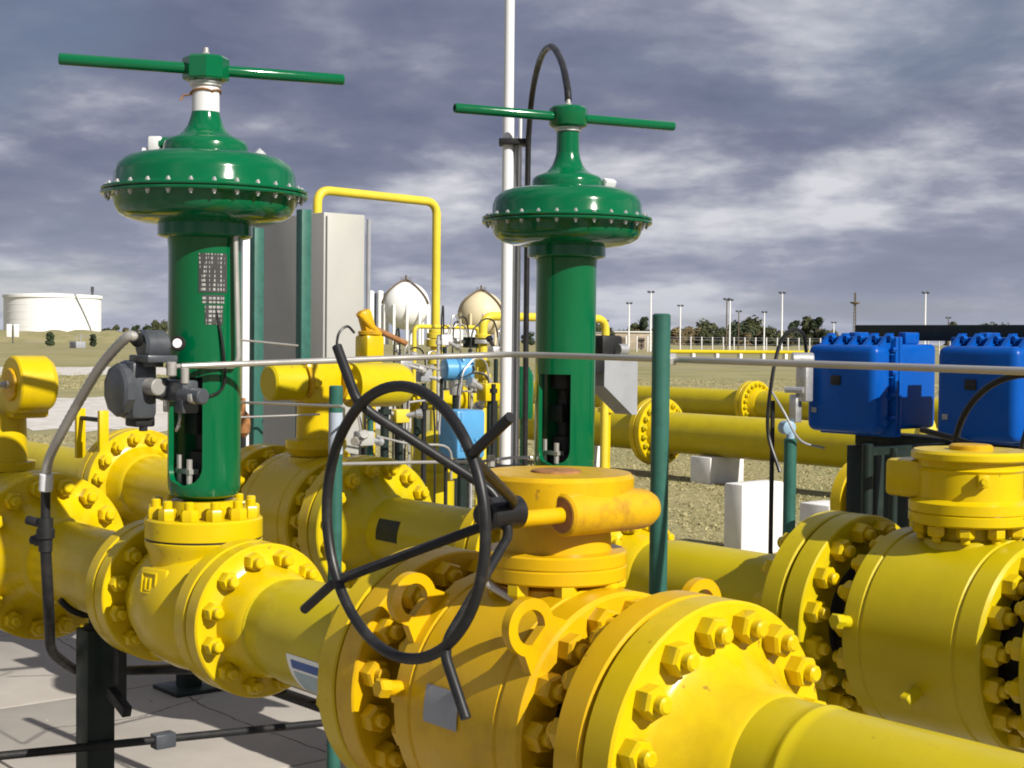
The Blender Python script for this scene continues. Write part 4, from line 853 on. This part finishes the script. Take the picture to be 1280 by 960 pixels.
# ------------------------------------------------------------------ far background
def far(px, d): r = ray(px, HY); P = CAM + r * (d / r.dot(FH)); return Vector((P.x, P.y, 0))
def hgt(px, py, d): return dep(px, py, d).z
# storage tank behind a grass bank
D = 430; c = far(66, D); rt = 117 / 2 / FPX * D; zt_ = hgt(66, 369, D)
tk = thing('storage_tank', 'large white flat-topped storage tank far off on the plain', 'tank', tuple(c))
b = MB(); b.lathe([(0, rt), (zt_ - .9, rt)], c, (0, 0, 1), 96); b.build('shell', WTK, tk)
b = MB(); b.lathe([(zt_ - .9, rt + .35), (zt_ - .1, rt + .35), (zt_, rt + .2), (zt_ + .02, rt - .5), (zt_ + .7, .5)], c, (0, 0, 1), 96); b.build('rim', WTK, tk)
for k in range(1, 6):
    b = MB(); b.lathe([(0, rt + .02), (.05, rt + .06), (.1, rt + .02)], c + UP * (zt_ - .9) * k / 6, (0, 0, 1), 96); b.build('course_seam', WTK, tk)
b = MB()
for k in range(28):
    a = math.atan2(-FH.y, -FH.x) + .75 + k * .02; z = zt_ * (1 - k / 28); b.box((c.x + math.cos(a) * (rt + .5), c.y + math.sin(a) * (rt + .5), z), (.6, .6, .15))
b.build('stair', GRYL, tk)
b = MB(); e_ = c - FH * rt * .2 + RT * rt * .9; b.cyl((e_.x, e_.y, zt_), (e_.x, e_.y, zt_ + 2.2), .35, 8); b.cyl((e_.x, e_.y, zt_ + 1.2), (e_.x, e_.y, zt_ + 2.5), .5, 8); b.build('roof_vent', GRYD, tk)
# bank
def bank(name, px0, px1, d, h, wd, m=GRD, seed=3):
    q = random.Random(seed); n = 60; vs = []; fs = []
    for i in range(n + 1):
        px = px0 + (px1 - px0) * i / n; e = min(1, min(i, n - i) / 6)
        for dd, hh in ((-wd, 0), (-wd * .45, .75), (0, 1), (wd * .6, .8), (wd * 1.4, 0)):
            P = far(px, d + dd); vs.append((P.x, P.y, -.05 + h * hh * e * q.uniform(.85, 1.1)))
    for i in range(n):
        for k in range(4): a = i * 5 + k; fs.append((a, a + 1, a + 6, a + 5))
    mb = MB(); mb.add(vs, fs); o = mb.build(name, m, None, 80); o['kind'] = 'structure'; return o
bank('grass_bank', -260, 330, 375, 3.0, 22)
bank('grass_bank', 700, 1500, 330, 1.1, 20, seed=8)
# sign beside the tank
c = far(16, 300); sg = thing('sign_board', 'pair of white boards on a post in front of the white tank', 'sign', tuple(c)); b = MB(); b.cyl(c, c + UP * 3.6, .12, 8); b.build('post', GRYD, sg)
for s in (-1, 1):
    b = MB(); p = c + RT * s * .75 + UP * 2.6; b.box(p, (1.0, .1, 2.6), .02, Matrix.Rotation(math.atan2(RT.y, RT.x), 3, 'Z')); b.build('board', WTK, sg)

def sphere_tank(px, wpx, ytop, D, m, label):
    r = wpx / 2 / FPX * D; c = far(px, D); zc_ = hgt(px, ytop, D) - r; t = thing('gas_sphere', label, 'tank', tuple(c))
    b = MB(); b.lathe([(-math.cos(i * math.pi / 40) * r, math.sin(i * math.pi / 40) * r) for i in range(41)], c + UP * zc_, (0, 0, 1), 72); b.build('shell', m, t, 60)
    for k in range(11):
        a = 2 * math.pi * k / 11; p = c + Vector((math.cos(a), math.sin(a), 0)) * r * .98; b = MB(); b.cyl(p, p + UP * (zc_ + .2), .45, 10); b.build('leg', m, t)
    b = MB(); b.lathe([(0, r * .22), (.4, r * .22)], c + UP * (zc_ + r * .985), (0, 0, 1), 24); b.lathe([(.4, .4), (2.0, .3)], c + UP * (zc_ + r), (0, 0, 1), 10)
    for k in range(10):
        a = 2 * math.pi * k / 10; b.cyl(c + Vector((math.cos(a) * r * .21, math.sin(a) * r * .21, zc_ + r)), c + Vector((math.cos(a) * r * .21, math.sin(a) * r * .21, zc_ + r + 1.4)), .08, 6)
    b.build('top_platform', BROWN, t)
    for s in (-1, 1):
        b = MB(); pts = []
        for i in range(15):
            th = R(6 + 80 * i / 14); az = math.atan2(-FH.y, -FH.x) + s * R(20 + 45 * i / 14); rr_ = r + .5; pts.append(c + Vector((math.cos(az) * math.sin(th) * rr_, math.sin(az) * math.sin(th) * rr_, zc_ + math.cos(th) * rr_)))
        b.tube(pts, .28, 6); b.build('stair', BROWN, t)
    return t
sphere_tank(507, 60, 352, 460, WTK, 'white gas sphere on legs beyond the yellow overhead pipe')
sphere_tank(601, 58, 364, 500, CTK, 'cream gas sphere on legs left of the white mast')
for i, (px, w) in enumerate(((463, 9), (475, 8))):
    D = 520; c = far(px, D); r = w / 2 / FPX * D; zt_ = hgt(px, 363, D); t = thing('silo', ['slim white silo next to the cabinet edge', 'slim white silo next to the white gas sphere'][i], 'tank', tuple(c)); b = MB(); b.lathe([(0, r), (zt_ - r * .4, r), (zt_ - .1 * r, r * .6), (zt_, .1)], c, (0, 0, 1), 32); b.build('shell', WTK, t)
    b = MB(); b.cyl(c + RT * (r + .5) - FH * .5, c + RT * (r + .5) - FH * .5 + UP * zt_ * .95, .35, 8); b.build('pipe', DGR, t)

# light poles
def light_pole(px, ytop, d, m, label, rr=.14, heads=2, group=None):
    c = far(px, d); z = hgt(px, ytop, d); t = thing('light_pole', label, 'light pole', tuple(c), group)
    b = MB(); b.cyl(c, c + UP * z, rr * 1.25, 10, rr * .8); b.build('pole', m, t)
    b = MB()
    for s in (-1, 1): b.box(c + UP * (z + .2) + RT * s * .38, (.55, .35, .28), .04, Matrix.Rotation(math.atan2(RT.y, RT.x), 3, 'Z'))
    b.box(c + UP * (z + .02), (1.0, .1, .12), 0, Matrix.Rotation(math.atan2(RT.y, RT.x), 3, 'Z')); b.build('lamp_head', GRYD, t); return t
for px, yt, d, lb in ((786, 380, 290, 'in front of the left end of the tan shed'), (813, 366, 260, 'close left of the teal post'), (850, 383, 300, 'close right of the teal post'), (912, 376, 280, 'close beside a dark pole'), (955, 391, 310, 'short one between dark pole and cable loop'), (977, 367, 260, 'beside the looping black cable'), (1156, 367, 250, 'above the gap between the blue enclosures'), (757, 402, 300, 'beside the second green yoke'), (1042, 404, 340, 'peeping over the first blue enclosure')):
    light_pole(px, yt, d, WTK, 'white floodlight pole far off, ' + lb, group='white floodlight poles')
for px, yt, d, lb in ((908, 375, 250, 'touching a white pole'), (923, 390, 300, 'in front of the darkest clump of trees'), (1185, 398, 330, 'above the second blue enclosure')):
    light_pole(px, yt, d, BROWN, 'dark floodlight pole far off, ' + lb, .12, group='dark floodlight poles')
c = far(1068, 380); z = hgt(1068, 366, 380); t = thing('radio_mast', 'slim lattice radio mast with top platform far behind the blue enclosures', 'mast', tuple(c)); b = MB()
for k in range(3):
    a = k * 2.094; b.cyl(c + Vector((math.cos(a) * .5, math.sin(a) * .5, 0)), c + Vector((math.cos(a) * .2, math.sin(a) * .2, z)), .09, 6)
for k in range(16): b.box(c + UP * z * (k + .5) / 16, (.8 - .4 * k / 16, .08, .08)); b.box(c + UP * z * (k + .5) / 16, (.08, .8 - .4 * k / 16, .08))
b.build('lattice', BROWN, t); b = MB(); b.lathe([(0, .5), (.3, 1.3), (.6, 1.3)], c + UP * z * .8, (0, 0, 1), 10); b.build('platform', BROWN, t)

# trees
def crown_mesh(name, seed, m, W, H, z0, n=950, clumps=14, ls=.34):
    q = random.Random(seed); cl = []
    for k in range(clumps):
        a = q.uniform(0, 6.28); rr = q.random() ** .5 * .62; zz_ = q.random(); w = 1 - .55 * abs(zz_ - .4) / .6
        cl.append((math.cos(a) * rr * W * w, math.sin(a) * rr * W * w, z0 + zz_ * H * .85, q.uniform(.2, .38) * W))
    vs = []; fs = []
    for k in range(n):
        cx_, cy_, cz_, cr = q.choice(cl); d = Vector((q.gauss(0, 1), q.gauss(0, 1), q.gauss(0, .75))).normalized() * cr * q.uniform(.55, 1.08); P = Vector((cx_, cy_, cz_)) + d
        nrm = (d.normalized() + Vector((q.uniform(-.6, .6), q.uniform(-.6, .6), q.uniform(-.2, .8)))).normalized(); _, u, v = frame(nrm); s = ls * q.uniform(.5, 1.25); o = len(vs)
        vs += [P - u * s - v * s * .5, P + u * s - v * s * .6, P + u * s * .7 + v * s * .7, P - u * s * .8 + v * s * .6]; fs.append((o, o + 1, o + 2, o + 3))
    me = bpy.data.meshes.new(name); me.from_pydata([tuple(p) for p in vs], [], fs); me.materials.append(m); return me
def trunk_mesh(seed, H, r):
    q = random.Random(seed); b = MB(); P = [(q.uniform(-.1, .1) * i, q.uniform(-.1, .1) * i, H * .7 * i / 4) for i in range(5)]; b.tube(P, [r * (1 - .17 * i) for i in range(5)], 8)
    for k in range(6):
        s = Vector(P[q.choice((1, 2, 3))]); a = q.uniform(0, 6.28); b.tube([s, s + Vector((math.cos(a) * H * .14, math.sin(a) * H * .14, H * .14)), s + Vector((math.cos(a) * H * .24, math.sin(a) * H * .24, H * .32))], [r * .5, r * .35, r * .15], 6)
    return b.mesh('trunk', BARK)
TR = []
for k, (W, H, z0, li) in enumerate(((3.6, 6.6, 1.6, 0), (4.6, 5.6, 1.2, 1), (2.6, 7.6, 1.4, 1), (4.0, 5.0, 1.0, 2), (5.2, 6.4, 1.2, 0))):
    TR.append((crown_mesh('crown', 40 + k, LEAF[li], W, H, z0, 1500, 18, .42), trunk_mesh(k, z0 + H, .28)))
def tree(px, d, s, k, label, group='trees along the far edge of the plain', name='tree'):
    c = far(px, d); t = thing(name, label, 'tree', tuple(c), group); ry_ = rnd.uniform(0, 6.28)
    for me, nm in zip(TR[k], ('crown', 'trunk')):
        o = bpy.data.objects.new(nm, me); col.objects.link(o); o.parent = t; o.scale = (s * rnd.uniform(.85, 1.2), s * rnd.uniform(.85, 1.2), s * rnd.uniform(.85, 1.15)) if nm == 'crown' else (s, s, s); o.rotation_euler = (0, 0, ry_)
KL = ['olive rounded tree in the distant tree line', 'broad dark green tree in the distant tree line', 'tall narrow dark tree in the distant tree line', 'low brownish dry tree in the distant tree line', 'wide spreading olive tree in the distant tree line']
for px, d, s, k in [(x, rnd.uniform(430, 520), sc, kk) for x, sc, kk in
    ((752, .9, 0), (772, .85, 1), (796, .8, 2), (806, 1.1, 2), (828, 1.0, 0), (846, .95, 3), (862, 1.0, 1), (882, 1.0, 4), (896, .95, 1), (926, 1.25, 1), (938, 1.3, 4), (950, 1.1, 1), (966, .8, 3), (993, 1.1, 2), (1008, 1.35, 0), (1020, 1.25, 2), (1034, 1.0, 3), (1190, .95, 0), (1240, 1.25, 4), (1228, 1.2, 0), (1252, 1.2, 1),
     (133, .55, 1), (145, .6, 0), (157, .62, 3), (170, .7, 2), (183, .75, 1), (195, .8, 0), (206, .75, 4), (-6, .6, 1), (318, .7, 1), (330, .7, 0), (-40, .6, 0), (1300, .9, 1), (1340, .9, 0), (560, .6, 3), (548, .55, 1), (640, .6, 0), (660, .7, 1)) + tuple((x + rnd.uniform(-4, 4), rnd.uniform(.6, .95), rnd.choice((0, 1, 1, 3, 4, 3))) for x in range(745, 1045, 9)) + tuple((x, rnd.uniform(.4, .6), rnd.choice((1, 0, 3))) for x in range(128, 212, 7)) + tuple((x + rnd.uniform(-3, 3), rnd.uniform(.55, .8), rnd.choice((3, 3, 1, 4, 0))) for x in range(742, 1048, 6))]:
    tree(px, d, s, k, KL[k].replace('in the distant tree line', 'far off, ' + ('past the white tank and left of the green yoke' if px < 400 else 'near the gas spheres' if px < 700 else 'behind the floodlight poles' if px < 1100 else 'rising over the blue enclosures')))
SHR = crown_mesh('crown', 77, LEAF[1], .75, 2.0, .25, 1400, 26, .13), trunk_mesh(9, 1.2, .06); TR.append(SHR)
for px, lab in ((63, 'small dark conical shrub in front of the middle of the white tank'), (117, 'small dark conical shrub at the right edge of the white tank')): tree(px, 222, 1.0, 5, lab, None, 'shrub')
c = far(97, 205); b = MB(); b.box(c + UP * .45, (2.2, 1.4, .9), .05); b.cyl(c + UP * .9 + RT * .4, c + UP * 2.0 + RT * .4, .08, 6); b.cyl(c + UP * .9 - RT * .2, c + UP * 1.7 - RT * .2, .06, 6); one(b, 'pump_housing', GRYL, 'small grey box with thin pipes between the two shrubs', 'box')

# fence of pale posts and far yellow line on the right
fn = thing('fence', 'long fence of pale concrete posts and wires across the plain', 'fence', tuple(far(900, 240)))
pts = []
for k in range(46):
    px = 742 + k * 13.5; c = far(px, 235 + 12 * math.sin(k * .1)); pts.append(c); b = MB(); b.box(c + UP * 1.3, (.16, .16, 2.6), .02); b.build('post', CONW, fn)
for z in (.7, 1.4, 2.1, 2.5):
    b = MB(); b.tube([p + UP * z for p in pts], .025, 4); b.build('wire', GRYL, fn)
fy = thing('far_pipeline', 'distant thin yellow pipeline on low supports across the plain', 'pipe', tuple(far(900, 150)))
A_ = far(820, 150); B_ = far(1075, 165); b = MB(); b.cyl(A_ + UP * .75, B_ + UP * .75, .2, 12); b.build('pipe', YELP, fy)
for k in range(9):
    p = A_.lerp(B_, (k + .5) / 9); b = MB(); b.box(p + UP * .28, (.4, .4, .56)); b.build('support', CONW, fy)
c = far(792, 310); sh = thing('shed', 'low tan shed with dark door openings behind the floodlight poles', 'building', tuple(c)); M_ = Matrix.Rotation(math.atan2(RT.y, RT.x), 3, 'Z')
b = MB(); b.box(c + UP * 1.8, (8, 5, 3.6), .02, M_); b.build('wall', TAN, sh); b = MB(); b.box(c + UP * 3.7, (8.6, 5.6, .25), .02, M_); b.build('roof', CONW, sh)
for dx in (-2.4, 1.4):
    b = MB(); b.box(c + UP * 1.4 + RT * dx - FH * 2.5, (1.3, .12, 2.2), 0, M_); b.build('door', BROWN, sh)
for i, (px, w, h, mm, lab) in enumerate(((566, 8, 5.5, WTK, 'small white plant hut beyond the slim yellow frame'), (590, 5, 5, WTK, 'narrow white plant hut left of the cream sphere'), (735, 9, 4, TAN, 'low tan hut beyond the second green valve'))):
    c = far(px, 420); hb = thing('hut', lab, 'building', tuple(c)); b = MB(); b.box(c + UP * h / 2, (w, 5, h), .03, M_); b.build('wall', mm, hb); b = MB(); b.box(c + UP * (h + .1), (w + .5, 5.5, .25), .02, M_); b.build('roof', GRYL, hb)
    b = MB(); b.box(c + UP * 1.2 - FH * 2.5, (1.2, .1, 2.2), 0, M_); b.build('door', BROWN, hb)

for o in bpy.data.objects:
    if '_base' in o: del o['_base']
